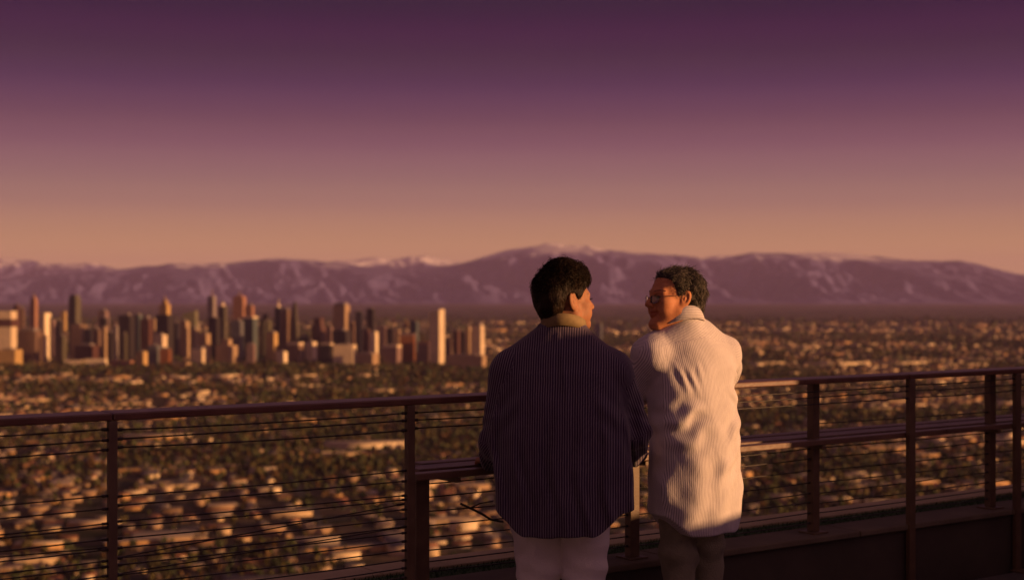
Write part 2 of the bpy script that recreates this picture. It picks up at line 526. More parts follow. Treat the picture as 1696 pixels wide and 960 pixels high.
# kerb wall carrying the fence
kerb = empty('kerb_wall', rp(2.0, -0.3, 0)); tag(kerb, 'low dark brown kerb wall with coping along the foot of the railing', 'wall')
def local(o, part):
    part.parent = o
    part.matrix_parent_inverse = Matrix.Translation(-Vector(o.location))
    return part
b = MB(); b.obox(rp((T0 + T1) / 2, -0.32, (CT - 0.029 - 0.33) / 2), RDIR * (T1 - T0) / 2, RNOR * 0.315, Vector((0, 0, (CT - 0.029 + 0.33) / 2)))
local(kerb, b.build('face', M_FACE))
tt = T0
k = 0
while tt < T1 - 0.1:                    # coping stones
    L = 1.22
    b = MB(); b.obox(rp(tt + L / 2, -0.10, CT - 0.013), RDIR * (L / 2 - 0.003), RNOR * 0.118, Vector((0, 0, 0.0145)))
    local(kerb, b.build('coping_stone', M_CONC, bevel=0.006))
    b = MB(); b.obox(rp(tt + L / 2, -0.53, CT - 0.027), RDIR * (L / 2 - 0.003), RNOR * 0.105, Vector((0, 0, 0.025)))
    local(kerb, b.build('ledge_slab', M_LEDGE, bevel=0.006))
    tt += L; k += 1
b = MB()
b.obox(rp((T0 + T1) / 2, -0.322, CT - 0.04), RDIR * (T1 - T0) / 2, RNOR * 0.095, Vector((0, 0, 0.028)))
r0 = random.Random(3)
for i in range(5200):                   # blades of the planted strip
    t_ = r0.uniform(0.5, 7.5); n_ = r0.uniform(-0.41, -0.235)
    p = rp(t_, n_, CT - 0.013); h = r0.uniform(0.008, 0.022); a = r0.uniform(0, 6.28)
    dx = Vector((math.cos(a), math.sin(a), 0)) * 0.003
    lean = Vector((r0.uniform(-1, 1), r0.uniform(-1, 1), 0)) * 0.012
    b.add([p - dx, p + dx, p + lean + Vector((0, 0, h))], [(0, 1, 2)])
turf = b.build('turf_strip', M_TURF); tag(turf, 'dark green planted strip on top of the kerb wall', 'grass', kind='stuff')

# unseen stepped wall added on the right, its heights set to shade the terrace
tw = empty('shade_wall', (5.2, 3.0, 0)); tag(tw, 'unseen stucco wall added right of the terrace to shade it', 'wall')
SHADE_WALLS = [(-6.0, 3.0, 2.7), (3.0, 4.12, 2.0), (4.12, 5.45, 1.13), (5.45, 9.6, 1.85)]
for (y0, y1, h) in SHADE_WALLS:
    b = MB(); b.box(5.0, 5.3, y0, y1 - 0.004, 0, h)
    local(tw, b.build('wall', M_WALL))
    b = MB(); b.box(4.96, 5.34, y0, y1 - 0.006, h + 0.002, h + 0.06)
    local(tw, b.build('shade_wall_cap', M_CONC))
# ------------------------------------------------------------------ railing
M_RAIL = pmat('red_brown_painted_steel', (0.16, 0.074, 0.05), (0.115, 0.052, 0.037), rough=0.36, scale=12, bump=0.08, bscale=120, spec=0.5)
M_POST = pmat('dark_brown_steel', (0.15, 0.092, 0.055), (0.105, 0.063, 0.039), rough=0.5, scale=14, bump=0.1, bscale=150)
M_CABLE = pmat('steel_cable', (0.055, 0.045, 0.042), (0.035, 0.03, 0.028), rough=0.4, metal=0.6, scale=30)
M_PLANK = pmat('weathered_plank', (0.20, 0.112, 0.076), (0.13, 0.075, 0.052), rough=0.42, scale=5, bump=0.35, bscale=18, stretch=(1, 1, 1))
UP = Vector((0, 0, 1))

rail = empty('terrace_railing', rp(rail_t(675), 0, 0))
tag(rail, 'brown steel terrace railing with flat top rail and thin horizontal cables', 'railing')
def rb(name, t0, t1, n0, n1, z0, z1, mat, bevel=0.003, parent=rail):
    b = MB(); b.obox(rp((t0 + t1) / 2, (n0 + n1) / 2, (z0 + z1) / 2), RDIR * (t1 - t0) / 2, RNOR * (n1 - n0) / 2, UP * (z1 - z0) / 2)
    return local(parent, b.build(name, mat, bevel=bevel))
# top rail in lengths that butt over the posts
cuts = [T0 + 0.1, rail_t(183), rail_t(1504) - 0.02, T1 - 0.1]
for a_, c_ in zip(cuts[:-1], cuts[1:]):
    rb('top_rail', a_ + 0.002, c_ - 0.002, -0.115, 0.028, 1.074, 1.100, M_RAIL, 0.005)
pass
# front posts, in front of the kerb, down to the deck
FRONTP = [(-420, .034), (183, .030), (675, .034), (1504, .046), (1680, .046), (2150, .046), (2600, .046)]
for px, w in FRONTP:
    t_ = rail_t(px)
    rb('front_post', t_ - w / 2, t_ + w / 2, 0.003, 0.030 if px != 1062 else 0.012, 0.006 if px != 1062 else CT + 0.002, 1.0735, M_POST, 0.003)
    rb('foot_plate', t_ - 0.045, t_ + 0.045, 0.002, 0.085, 0.006, 0.014, M_POST, 0.002) if px != 1062 else None
# rear posts on the coping
for px, w, zt in [(696, .062, 0.772), (1047, .052, 0.772), (1347, .046, 1.0735), (1640, .046, 1.0735), (1985, .046, 1.0735), (2400, .046, 1.0735)]:
    t_ = rail_t(px, -0.087)
    rb('rear_post', t_ - w / 2, t_ + w / 2, -0.108, -0.066, CT + 0.010, zt, M_POST, 0.003)
    rb('foot_plate', t_ - 0.05, t_ + 0.05, -0.14, -0.035, CT + 0.002, CT + 0.010, M_POST, 0.002)
# cables
def cable(t0, t1, n, z0, z1=None, sag=0.004, r=0.0030):
    z1 = z0 if z1 is None else z1
    pts = []
    for i in range(13):
        u = i / 12
        pts.append(rp(t0 + (t1 - t0) * u, n, z0 + (z1 - z0) * u - sag * math.sin(math.pi * u)))
    e_ = (pts[-1] - pts[0]).normalized() * .035
    pts = [pts[0], pts[0] + e_, pts[0] + e_ * 1.05] + pts[1:-1] + [pts[-1] - e_ * 1.05, pts[-1] - e_, pts[-1]]
    b = MB(); b.tube(pts, [r * 2.1, r * 2.1] + [r] * 13 + [r * 2.1, r * 2.1], 6)
    return local(rail, b.build('cable', M_CABLE, smooth=True))
rz = random.Random(8)
knots = [T0 + 0.1] + [rail_t(p) for p, w in FRONTP if p not in (1062,)] + [T1 - 0.1]
knots = sorted(k_ for k_ in knots if T0 < k_ < T1)
for i in range(len(knots) - 1):
    a_, c_ = knots[i], knots[i + 1]
    left = c_ <= rail_t(675) + 0.01
    hs = [1.043, 1.012, 0.980]
    if left:
        hs += [0.820, 0.782, 0.728, 0.712, 0.677, 0.642, 0.606, 0.585, 0.552, 0.515, 0.48, 0.445, 0.41, 0.38]
    for k, h in enumerate(hs):
        j0, j1 = rz.uniform(-.004, .004), rz.uniform(-.004, .004)
        cable(a_, c_, 0.016, h + j0, h + j1, rz.uniform(0.001, 0.007), 0.0027 if h < .9 else 0.003)
kn2 = [rail_t(p, -0.088) for p in (696, 1047, 1347, 1640, 1985, 2400)]
for i in range(len(kn2) - 1):
    for h in [0.748, 0.700, 0.640, 0.585, 0.535, 0.485, 0.435, 0.395] + ([0.868] if i > 1 else []):
        cable(kn2[i], kn2[i + 1], -0.088, h + rz.uniform(-.006, .006), h + rz.uniform(-.006, .006), rz.uniform(0.001, 0.006), 0.0028)
# a few slack lines of the second, outer cable set (crossing the first at a shallow angle)
for a_, c_, h0, h1 in [(183, 675, .600, .690), (-420, 183, .660, .64), (183, 675, .545, .60)]:
    cable(rail_t(a_), rail_t(c_), -0.02, h0, h1, 0.0, 0.0024)
# slatted drinks shelf between the two rows of posts
shelf = empty('slatted_shelf', rp(rail_t(696), -0.1, 0.775))
tag(shelf, 'narrow brown slatted wooden shelf fixed below the top rail', 'shelf')
for n0, n1, dz, px0 in [(-0.062, -0.001, 0.0, 683), (-0.190, -0.112, 0.002, 686), (-0.275, -0.198, -0.003, 690), (-0.36, -0.283, 0.001, 690)]:
    nm_ = (n0 + n1) / 2
    ts = [rail_t(px0, nm_), rail_t(1180, nm_), rail_t(1560, nm_), T1 - 0.4]
    for a_, c_ in zip(ts[:-1], ts[1:]):
        rb('plank', a_ + .002, c_ - .002, n0, n1, 0.776 + dz, 0.803 + dz, M_PLANK, 0.004, shelf)
for px in (720, 1030, 1320, 1610, 1900):
    t_ = rail_t(px, -0.18)
    rb('bracket', t_ - .012, t_ + .012, -0.355, -0.004, 0.755, 0.7735, M_POST, 0.002, shelf)
# bent end of an old cable hanging by the short post
b = MB()
tb = rail_t(806)
pts = [rp(tb - .10, -.04, .665), rp(tb - .05, -.03, .640), rp(tb, -.03, .615), rp(tb + .04, -.03, .590), rp(tb + .10, -.03, .575)]
b.tube(pts, 0.005, 6)
b.tube([rp(tb - .06, -.03, .645), rp(tb - .01, -.03, .660), rp(tb + .05, -.03, .663)], 0.003, 6)
local(rail, b.build('loose_cable_end', M_CABLE, smooth=True))

# ------------------------------------------------------------------ downtown towers
def cw(*c): return tuple(lin(x) for x in c)
FM = {
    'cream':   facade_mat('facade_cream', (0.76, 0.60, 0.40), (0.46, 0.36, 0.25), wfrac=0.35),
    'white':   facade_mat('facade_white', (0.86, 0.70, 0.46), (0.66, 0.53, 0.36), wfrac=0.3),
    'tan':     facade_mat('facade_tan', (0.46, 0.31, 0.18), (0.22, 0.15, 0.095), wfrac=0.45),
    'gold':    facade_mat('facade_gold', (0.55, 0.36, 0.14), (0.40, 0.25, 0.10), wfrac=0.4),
    'brown':   facade_mat('facade_brown', (0.22, 0.13, 0.09), (0.09, 0.06, 0.05)),
    'mauve':   facade_mat('facade_mauve', (0.30, 0.19, 0.17), (0.13, 0.09, 0.09)),
    'maroon':  facade_mat('facade_maroon', (0.12, 0.048, 0.038), (0.05, 0.025, 0.022)),
    'rust':    facade_mat('facade_rust', (0.27, 0.095, 0.03), (0.13, 0.05, 0.02)),
    'coral':   facade_mat('facade_coral', (0.40, 0.20, 0.12), (0.22, 0.11, 0.08), wfrac=0.4),
    'dark':    facade_mat('facade_dark', (0.03, 0.022, 0.022), (0.014, 0.012, 0.014), grough=0.3),
    'navy':    facade_mat('facade_navy', (0.035, 0.03, 0.042), (0.017, 0.017, 0.027), grough=0.3),
    'slate':   facade_mat('facade_slate', (0.16, 0.16, 0.17), (0.07, 0.08, 0.09), grough=0.3),
    'teal':    facade_mat('facade_teal', (0.09, 0.12, 0.12), (0.04, 0.06, 0.065), grough=0.3),
    'olive':   facade_mat('facade_olive', (0.11, 0.095, 0.06), (0.05, 0.045, 0.03)),
    'green':   facade_mat('facade_green', (0.20, 0.18, 0.10), (0.11, 0.11, 0.07)),
    'grey':    facade_mat('facade_grey', (0.30, 0.25, 0.23), (0.15, 0.12, 0.12)),
}
# x0, x1, top row, base row, turn (deg), colour, label, extras
TW = [
 (-10, 21, 515, 601, -6, 'cream', 'pale slab block with a dark band at the left edge of the picture', [('band', 528, 541, 'maroon')]),
 (22, 31, 505, 592, 0, 'maroon', 'slim dark red tower just right of the pale slab at the left edge', []),
 (31, 39, 511, 590, 8, 'brown', 'slim brown tower second to the right of the pale left slab', [('pent', .5, 506)]),
 (49, 61, 495, 584, -22, 'coral', 'tall slim red brown tower with thin tip near left edge', [('setback', .6, 491), ('spire', 484)]),
 (28, 64, 548, 599, 4, 'brown', 'broad low brown block in front of the slim red tower', [('pent', .7, 543)]),
 (65, 81, 525, 598, -38, 'white', 'bright sunlit white tower with overhanging flat top on the left', [('over', 518)]),
 (80, 91, 530, 594, -10, 'mauve', 'pinkish block touching the bright white tower', []),
 (100, 109, 516, 575, -15, 'gold', 'small orange tan tower left of the dark green topped tower', []),
 (92, 102, 531, 585, 0, 'dark', 'short black tower left of the dark green topped tower', []),
 (112, 132, 493, 582, -8, 'olive', 'tall dark grey green tower with stepped pale top on the left', [('setback', .75, 488)]),
 (116, 139, 537, 596, -20, 'tan', 'tan block standing in front of the tall grey green tower', []),
 (91, 108, 556, 604, 0, 'olive', 'squat olive tan block below the short black tower', []),
 (138, 151, 545, 597, 10, 'navy', 'dark blue block right of the tan block', []),
 (122, 160, 572, 602, 6, 'maroon', 'low wide dark red building in the front row on the left', []),
 (161, 178, 515, 580, 0, 'mauve', 'square shouldered grey brown tower with a black core', [('pent', .5, 511)]),
 (165, 177, 526, 588, 5, 'dark', 'black block in front of the square shouldered tower', []),
 (150, 166, 545, 596, -12, 'brown', 'small brown block left of the twin tan slabs', []),
 (167, 176, 541, 600, -20, 'tan', 'thin tan slab left of a black slot building', []),
 (177, 187, 550, 603, 0, 'dark', 'narrow black building between two thin tan slabs', []),
 (186, 195, 540, 601, -20, 'grey', 'thin grey tan slab right of a black slot building', []),
 (195, 220, 522, 596, 4, 'dark', 'wide dark tower forming the left of the flat topped cluster', [('pent', .5, 518)]),
 (219, 235, 521, 590, -5, 'teal', 'dark green glass tower in the middle of the flat topped cluster', []),
 (231, 250, 528, 598, 5, 'maroon', 'dark maroon tower at the right of the flat topped cluster', [('pent', .6, 522)]),
 (248, 258, 528, 585, -18, 'tan', 'thin tan tower between the maroon tower and the gold spire', []),
 (202, 209, 552, 604, -15, 'olive', 'small olive strip building before the wide dark tower', []),
 (257, 285, 521, 600, 0, 'dark', 'broad black tower with a stepped gold crown and point', [('setback_m', .62, 504, 'gold'), ('setback_m', .35, 497, 'gold'), ('spire', 489)]),
 (254, 275, 554, 603, -24, 'cream', 'bright cream block at the foot of the gold crowned tower', []),
 (243, 264, 572, 606, 6, 'slate', 'small blue grey block in the front row left of the red brick one', []),
 (264, 281, 578, 607, -6, 'rust', 'small red brick block under the gold crowned tower', []),
 (226, 243, 582, 609, -28, 'gold', 'small bright orange building in the front row', []),
 (284, 297, 534, 592, 0, 'navy', 'dark tower right of the gold crowned tower', []),
 (296, 313, 532, 596, -12, 'tan', 'tan ribbed tower right of the gold crowned tower', []),
 (302, 325, 520, 578, -6, 'green', 'pale green grey tower with a sloping roof', [('slope', 514)]),
 (313, 328, 545, 590, -25, 'tan', 'small tan tower in front of the pale green sloping one', [('pent', .6, 541)]),
 (327, 347, 552, 599, -8, 'tan', 'ribbed tan block left of the black square tower', []),
 (316, 340, 578, 605, -18, 'cream', 'low cream building with a white roof edge in the front row', [('pent', .8, 574)]),
 (343, 357, 490, 580, -10, 'grey', 'very tall grey tower with thin mast', [('spire', 479)]),
 (344, 363, 526, 592, 0, 'dark', 'black square tower in front of the very tall grey one', []),
 (361, 375, 507, 586, 0, 'olive', 'slim dark tower with small white dome', [('dome', 500, 'white')]),
 (385, 406, 492, 582, -14, 'coral', 'tall coral red tower with stepped crown near centre of skyline', [('setback', .7, 489), ('spire', 481)]),
 (405, 420, 506, 584, 0, 'coral', 'shorter coral tower with dark slot beside the tall coral one', [('pent', .5, 502)]),
 (382, 402, 531, 598, 4, 'slate', 'slate grey tower below the tall coral one', []),
 (400, 425, 527, 597, 0, 'teal', 'wide blue green glass tower with white roof line', [('cap', 524, 'white')]),
 (413, 426, 546, 590, -28, 'cream', 'small sunlit cream tower right of the blue green glass one', []),
 (356, 391, 572, 605, -10, 'tan', 'orange tan stepped apartment building in front row', [('setback', .5, 562)]),
 (408, 422, 570, 606, 5, 'mauve', 'mauve block in the front row below the blue green tower', [('pent', .7, 567)]),
 (429, 451, 529, 590, 0, 'dark', 'dark tower behind the green one', [('setback', .5, 519)]),
 (435, 448, 531, 592, -10, 'green', 'light green tower left of the white spired pair', []),
 (440, 459, 551, 599, -24, 'gold', 'golden yellow tower left of the white spired pair', [('pent', .7, 548)]),
 (454, 467, 509, 588, 0, 'navy', 'dark tower with white needle at its top', [('dome', 503, 'white'), ('spire_m', 493, 'white')]),
 (464, 481, 513, 590, -12, 'brown', 'brown tower right of the white needle', [('pent', .6, 510)]),
 (480, 495, 514, 590, 0, 'olive', 'tapering dark olive tower right of the brown one', [('taper', 500)]),
 (458, 475, 582, 606, -26, 'white', 'tiny bright white building in the front row', []),
 (475, 501, 571, 604, -6, 'brown', 'brown block with cream roof band in the front row', [('cap', 567, 'cream')]),
 (494, 512, 556, 596, 8, 'navy', 'dark blue block left of the tilted cream building', []),
 (505, 524, 566, 600, -30, 'cream', 'small cream building turned to the sun beside a red stepped tower', []),
 (515, 539, 540, 596, -8, 'maroon', 'dark red stepped tower left of the big gold office block', [('setback', .65, 526)]),
 (538, 551, 541, 588, -20, 'mauve', 'pinkish slab between red stepped tower and gold office block', []),
 (530, 551, 571, 606, 4, 'dark', 'dark block with white roof band in the front row', [('cap', 568, 'cream')]),
 (551, 578, 505, 590, -22, 'tan', 'big tan gold office tower with bright right face', [('pent', .8, 501)]),
 (549, 580, 547, 597, 0, 'dark', 'low black block in front of the big tan gold office tower', []),
 (551, 588, 571, 606, -8, 'cream', 'square cream building in the front row below the gold office tower', []),
 (577, 588, 535, 588, 0, 'brown', 'narrow brown block right of the big gold office tower', []),
 (588, 601, 516, 590, 6, 'navy', 'black blue tower left of a pair right of the gold office tower', []),
 (607, 621, 511, 588, 0, 'dark', 'dark tower right of a pair right of the gold office tower', []),
 (600, 613, 545, 592, 0, 'maroon', 'dark maroon block between the pair of dark towers', []),
 (612, 626, 549, 601, -30, 'white', 'bright cream sunlit slab below the pair of dark towers', []),
 (588, 626, 585, 608, -6, 'tan', 'low tan building below the bright cream slab', []),
 (624, 641, 540, 592, 0, 'mauve', 'mauve tower right of the bright cream slab', []),
 (641, 652, 543, 592, 8, 'dark', 'small black tower between mauve and tan ones', []),
 (652, 663, 546, 593, -15, 'tan', 'small tan tower left of the rust cube', []),
 (634, 664, 575, 607, -5, 'mauve', 'pink grey office block with white roof band in the front row', [('cap', 571, 'cream')]),
 (662, 687, 556, 603, -6, 'rust', 'rust orange cube with pale roof edge', [('cap', 552, 'mauve')]),
 (678, 693, 532, 585, 0, 'teal', 'dark teal tower behind the rust cube', []),
 (691, 713, 570, 604, 0, 'mauve', 'mauve block with pink roof band left of the tall cream slab', [('cap', 566, 'coral')]),
 (711, 736, 518, 606, -34, 'cream', 'tall cream slab tower with bright right face and slanting top', [('slope', 512)]),
 (735, 748, 560, 600, 4, 'brown', 'low brown block right of the tall cream slab', []),
 (750, 762, 548, 602, -8, 'maroon', 'dark red slab left of the last cream tower', []),
 (761, 771, 549, 600, 0, 'dark', 'black slab between the red and tan ones at right of skyline', []),
 (770, 779, 541, 603, -20, 'tan', 'thin tan fin left of the last cream tower', []),
 (779, 792, 547, 601, 0, 'brown', 'brown slab left of the last cream tower', []),
 (781, 802, 539, 606, -28, 'cream', 'last cream tower at the right end of the skyline', [('pent', .8, 534)]),
 (734, 810, 588, 609, -4, 'tan', 'long low tan podium under the right end of the skyline', []),
 (985, 998, 536, 566, 0, 'slate', 'lone small slate tower far off between the two men', []),
 (-6, 30, 579, 606, -10, 'gold', 'low sunlit golden hall at the far left of the front row', []),
 (105, 138, 596, 606, -6, 'cream', 'long low cream hall under the dark red building on the left', []),
 (139, 176, 594, 606, -6, 'white', 'long low white hall in the front row on the left', []),
 (178, 224, 597, 607, -4, 'coral', 'long low pinkish hall in the front row under the wide dark tower', []),
 (286, 316, 600, 610, -8, 'tan', 'flat tan hall in front of the ribbed tan tower', []),
]
def prism(mb, poly, z0, z1, poly2=None):
    n = len(poly); poly2 = poly2 or poly
    mb.add([(x, y, z0) for x, y in poly] + [(x, y, z1) for x, y in poly2],
           [tuple(range(n))[::-1], tuple(range(n, 2 * n))] + [(i, (i + 1) % n, (i + 1) % n + n, i + n) for i in range(n)])
def rect(w, d, k=1.0): return [(-w * k, -d * k), (w * k, -d * k), (w * k, d * k), (-w * k, d * k)]
TOWER_GROUND = []
r1 = random.Random(17)
for (x0, x1, yt, yb, yaw, colr, lab, ex) in TW:
    D = (EYE - PLAIN) * F / (yb - HZ)
    X = ((x0 + x1) / 2 - 848) / F * D
    if colr in ('dark', 'navy', 'maroon', 'olive', 'teal', 'slate') and yaw > -15: yaw -= 20
    if colr in ('brown', 'mauve', 'grey', 'tan', 'coral') and yaw > -13: yaw -= 15
    a = math.radians(yaw)
    ratio = 0.75
    W = (x1 - x0) / F * D / (math.cos(a) + ratio * abs(math.sin(a)))
    Dp = max(W * ratio, 14)
    z = lambda row: EYE + (HZ - row) / F * D - PLAIN
    H = z(yt)
    low = H < 45
    if low: Dp = max(W * 0.3, 25)
    root = empty('building' if H < 90 else 'skyscraper', (X, D + Dp / 2, PLAIN), a)
    tag(root, lab, 'building' if H < 90 else 'skyscraper', 'buildings of the downtown skyline')
    TOWER_GROUND.append((X, D + Dp / 2, max(W, Dp) * 0.75))
    w, d = W / 2, Dp / 2
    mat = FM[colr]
    kinds = [e[0] for e in ex]
    b = MB()
    if 'taper' in kinds:
        prism(b, rect(w, d), 0, H * 0.55); 
        prism(b, rect(w, d, .98), H * 0.55, z(500), rect(w, d, .35))
    elif 'slope' in kinds:
        zt = z([e for e in ex if e[0] == 'slope'][0][1])
        pl = rect(w, d)
        b.add([(x, y, 0) for x, y in pl] + [(x, y, H if x < 0 else zt) for x, y in pl],
              [(3, 2, 1, 0), (4, 5, 6, 7)] + [(i, (i + 1) % 4, (i + 1) % 4 + 4, i + 4) for i in range(4)])
    else:
        prism(b, rect(w, d), 0, H)
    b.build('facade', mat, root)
    zc, kc = H, 1.0
    for e in ex:
        b = MB()
        if e[0] == 'pent':
            prism(b, rect(w, d, e[1]), H + .01, z(e[2])); b.build('penthouse', FM['grey'] if colr != 'grey' else FM['tan'], root)
        elif e[0] in ('setback', 'setback_m'):
            kc = e[1]; prism(b, rect(w, d, kc), zc + .01, z(e[2])); zc = z(e[2])
            b.build('setback', FM[e[3]] if len(e) > 3 else mat, root)
        elif e[0] == 'cap':
            prism(b, rect(w, d, 1.03), H + .01, z(e[1])); b.build('roof_band', FM[e[2]], root)
        elif e[0] == 'over':
            prism(b, rect(w, d, 1.28), H + .01, z(e[1])); b.build('overhanging_top', mat, root)
        elif e[0] == 'band':
            prism(b, rect(w, d, 1.02), z(e[2]), z(e[1])); b.build('dark_band', FM[e[3]], root)
        elif e[0] == 'dome':
            zr = z(e[1]); n = 10; last = None
            for q_ in range(4):
                k0, k1 = math.cos(q_ * math.pi / 8), math.cos((q_ + 1) * math.pi / 8)
                s0, s1 = math.sin(q_ * math.pi / 8), math.sin((q_ + 1) * math.pi / 8)
                c8 = [(math.cos(j * 2 * math.pi / n), math.sin(j * 2 * math.pi / n)) for j in range(n)]
                rr0 = min(w, d) * .8
                prism(b, [(x * rr0 * k0, y * rr0 * k0) for x, y in c8], zc + (zr - zc) * s0 + .01, zc + (zr - zc) * s1, [(x * rr0 * (k1 + .001), y * rr0 * (k1 + .001)) for x, y in c8])
            b.build('dome', FM[e[2]], root); zc = zr
        elif e[0] in ('spire', 'spire_m'):
            s_ = max(2.2, w * .12)
            prism(b, rect(s_, s_), zc + .01, z(e[1]), rect(s_ * .3, s_ * .3))
            b.build('spire', FM[e[2]] if len(e) > 2 else FM['tan'], root)
    if not ex and H > 40:           # roof plant
        b = MB(); prism(b, rect(w, d, r1.uniform(.35, .6)), H + .01, H + r1.uniform(3, 7)); b.build('roof_plant', FM['grey'], root)

# ------------------------------------------------------------------ houses and trees on the plain
HOUSE = tint_mat('house_paint_and_roofing', 0.85, 0.22, 0.5)
LEAF = tint_mat('foliage', 0.8, 0.35, 0.6)
BARK = pmat('bark', (0.08, 0.055, 0.04), (0.05, 0.035, 0.025), rough=0.95, scale=3)
WALLC = np.array([(0.60, 0.44, 0.26), (0.40, 0.26, 0.15), (0.78, 0.62, 0.40), (0.25, 0.155, 0.09), (0.50, 0.29, 0.12), (0.23, 0.18, 0.15), (0.44, 0.32, 0.20)])
ROOFC = np.array([(0.20, 0.14, 0.11), (0.30, 0.13, 0.07), (0.13, 0.11, 0.11), (0.26, 0.21, 0.17), (0.48, 0.37, 0.25), (0.17, 0.12, 0.09)])
WN = ['cream', 'tan', 'white', 'brown', 'ochre', 'grey', 'beige']
RN = ['brown', 'red', 'dark', 'taupe', 'pale', 'umber']

GA = math.radians(14)
gc, gs = math.cos(GA), math.sin(GA)
def density(x, y):
    P = np.stack([x, y], -1)
    return vnoise(P / 420.0, 77) + 0.5 * vnoise(P / 150.0, 78)
# lots on a street grid
def lots(d0, d1, sx, sy, bx, by):
    U = np.arange(-d1 * .62, d1 * .88, sx); V = np.arange(-200, d1 * 1.2, sy)
    uu, vv = np.meshgrid(U, V, indexing='ij')
    keep = (np.mod(uu, bx) > sx * .7) & (np.mod(vv, by) > sy * .4)
    uu, vv = uu[keep], vv[keep]
    uu = uu + rng.uniform(-.18, .18, uu.shape) * sx; vv = vv + rng.uniform(-.15, .15, vv.shape) * sy
    x = uu * gc - vv * gs; y = uu * gs + vv * gc
    PP = np.stack([x, y], -1)
    x = x + 95 * vnoise(PP / 520.0, 91) + 14 * vnoise(PP / 90.0, 93); y = y + 95 * vnoise(PP / 520.0, 92) + 14 * vnoise(PP / 90.0, 94)
    k = (y > d0) & (y < d1) & (np.abs(x) < y * .56 + 40)
    return x[k], y[k]
def clear_of_towers(x, y, pad=10):
    k = np.ones(len(x), bool)
    for (tx, ty, r_) in TOWER_GROUND:
        k &= (x - tx) ** 2 + (y - ty) ** 2 > (r_ + pad) ** 2
    return k
H_ = []
for (d0, d1, sx, sy, keepp) in [(1150, 2600, 25, 29, .56), (2600, 5200, 30, 38, .48), (5200, 9000, 46, 62, .5), (9000, 13000, 90, 120, .4)]:
    x, y = lots(d0, d1, sx, sy, sx * 7, sy * 2.5)
    dn = density(x, y)
    k = (rng.random(len(x)) < keepp * np.clip(1.25 - 1.1 * dn, .25, 1.6)) & (dn < .5)
    x, y, dn = x[k], y[k], dn[k]
    n = len(x)
    sc_ = sx / 25.0
    hx_ = rng.uniform(6.0, 11.5, n) * (1 + .5 * (sc_ - 1)); hy_ = rng.uniform(4.5, 7.5, n) * (1 + .5 * (sc_ - 1))
    hh_ = rng.uniform(2.5, 3.5, n) + (rng.random(n) < .15) * 2.8 + np.maximum(sc_ - 1, 0) * 1.0
    big = rng.random(n) < .10
    hx_[big] *= rng.uniform(1.6, 4.2, big.sum()); hy_[big] *= rng.uniform(1.3, 2.2, big.sum()); hh_[big] += rng.uniform(1.5, 6, big.sum())
    ri_ = np.where(big | (rng.random(n) < .22), .25, rng.uniform(1.4, 2.6, n))
    yw_ = GA + rng.normal(0, .05, n) + (rng.random(n) < .25) * math.pi / 2
    H_.append(np.stack([x, y, hx_, hy_, hh_, ri_, yw_, np.where(big, rng.choice([0, 1, 2, 6, 4], n), rng.choice([0, 1, 1, 2, 3, 3, 4, 5, 5, 6], n)), np.where(ri_ < 1, rng.choice([4, 3, 2], n), rng.choice([0, 1, 2, 3, 5, 1], n))], -1))
H_ = np.concatenate(H_)
H_ = H_[clear_of_towers(H_[:, 0], H_[:, 1])]
# long halls and warehouses the photograph shows
HALLS = [  # px left, px right, base row, height m, wall, label
 (535, 672, 742, 8, 2, 'long pale hall seen through the railing left of the short post'),
 (412, 455, 784, 7, 2, 'short pale hall seen through the railing left of centre'),
 (196, 312, 728, 6, 4, 'long golden roofed hall right of the left railing post'),
 (1335, 1440, 604, 8, 2, 'long pale hall just above the top rail right of the man in white'),
 (1450, 1540, 603, 8, 2, 'second pale hall above the top rail towards the right'),
 (1560, 1640, 606, 8, 6, 'third pale hall above the top rail near the right edge'),
 (1230, 1300, 604, 9, 6, 'beige hall just right of the man in white'),
 (1362, 1410, 838, 9, 0, 'bright sunlit cream building low between two right railing posts'),
 (1275, 1330, 830, 7, 6, 'pale hall low beside the right railing post'),
 (1395, 1480, 838, 5, 1, 'low tan hall beside the bright cream building at right'),
 (745, 790, 880, 10, 2, 'bright white building below the shelf left of the navy shirt'),
 (20, 98, 912, 7, 4, 'ochre hall low down near the left edge'),
 (700, 726, 925, 8, 0, 'small bright cream building beside the short railing post'),
 (110, 180, 874, 6, 1, 'tan hall left of the left railing post'),
 (480, 560, 905, 7, 5, 'grey hall low down between the two left posts'),
 (640, 668, 828, 7, 2, 'small white hall left of the short railing post'),
 (600, 660, 650, 8, 0, 'cream hall just above the top rail left of the navy shirt'),
 (378, 412, 640, 8, 1, 'tan hall above the top rail left of centre'),
 (320, 345, 652, 8, 2, 'small white hall above the top rail at left'),
]
def house_geo(hx, hy, h, ri):
    v = np.array([(-hx, -hy, 0), (hx, -hy, 0), (hx, hy, 0), (-hx, hy, 0), (-hx, -hy, h), (hx, -hy, h), (hx, hy, h), (-hx, hy, h), (-hx * .86, 0, h + ri), (hx * .86, 0, h + ri)])
    return v
HQ = np.array([(0, 1, 5, 4), (1, 2, 6, 5), (2, 3, 7, 6), (3, 0, 4, 7), (4, 5, 9, 8), (6, 7, 8, 9)])
HT = np.array([(5, 6, 9), (7, 4, 8)])
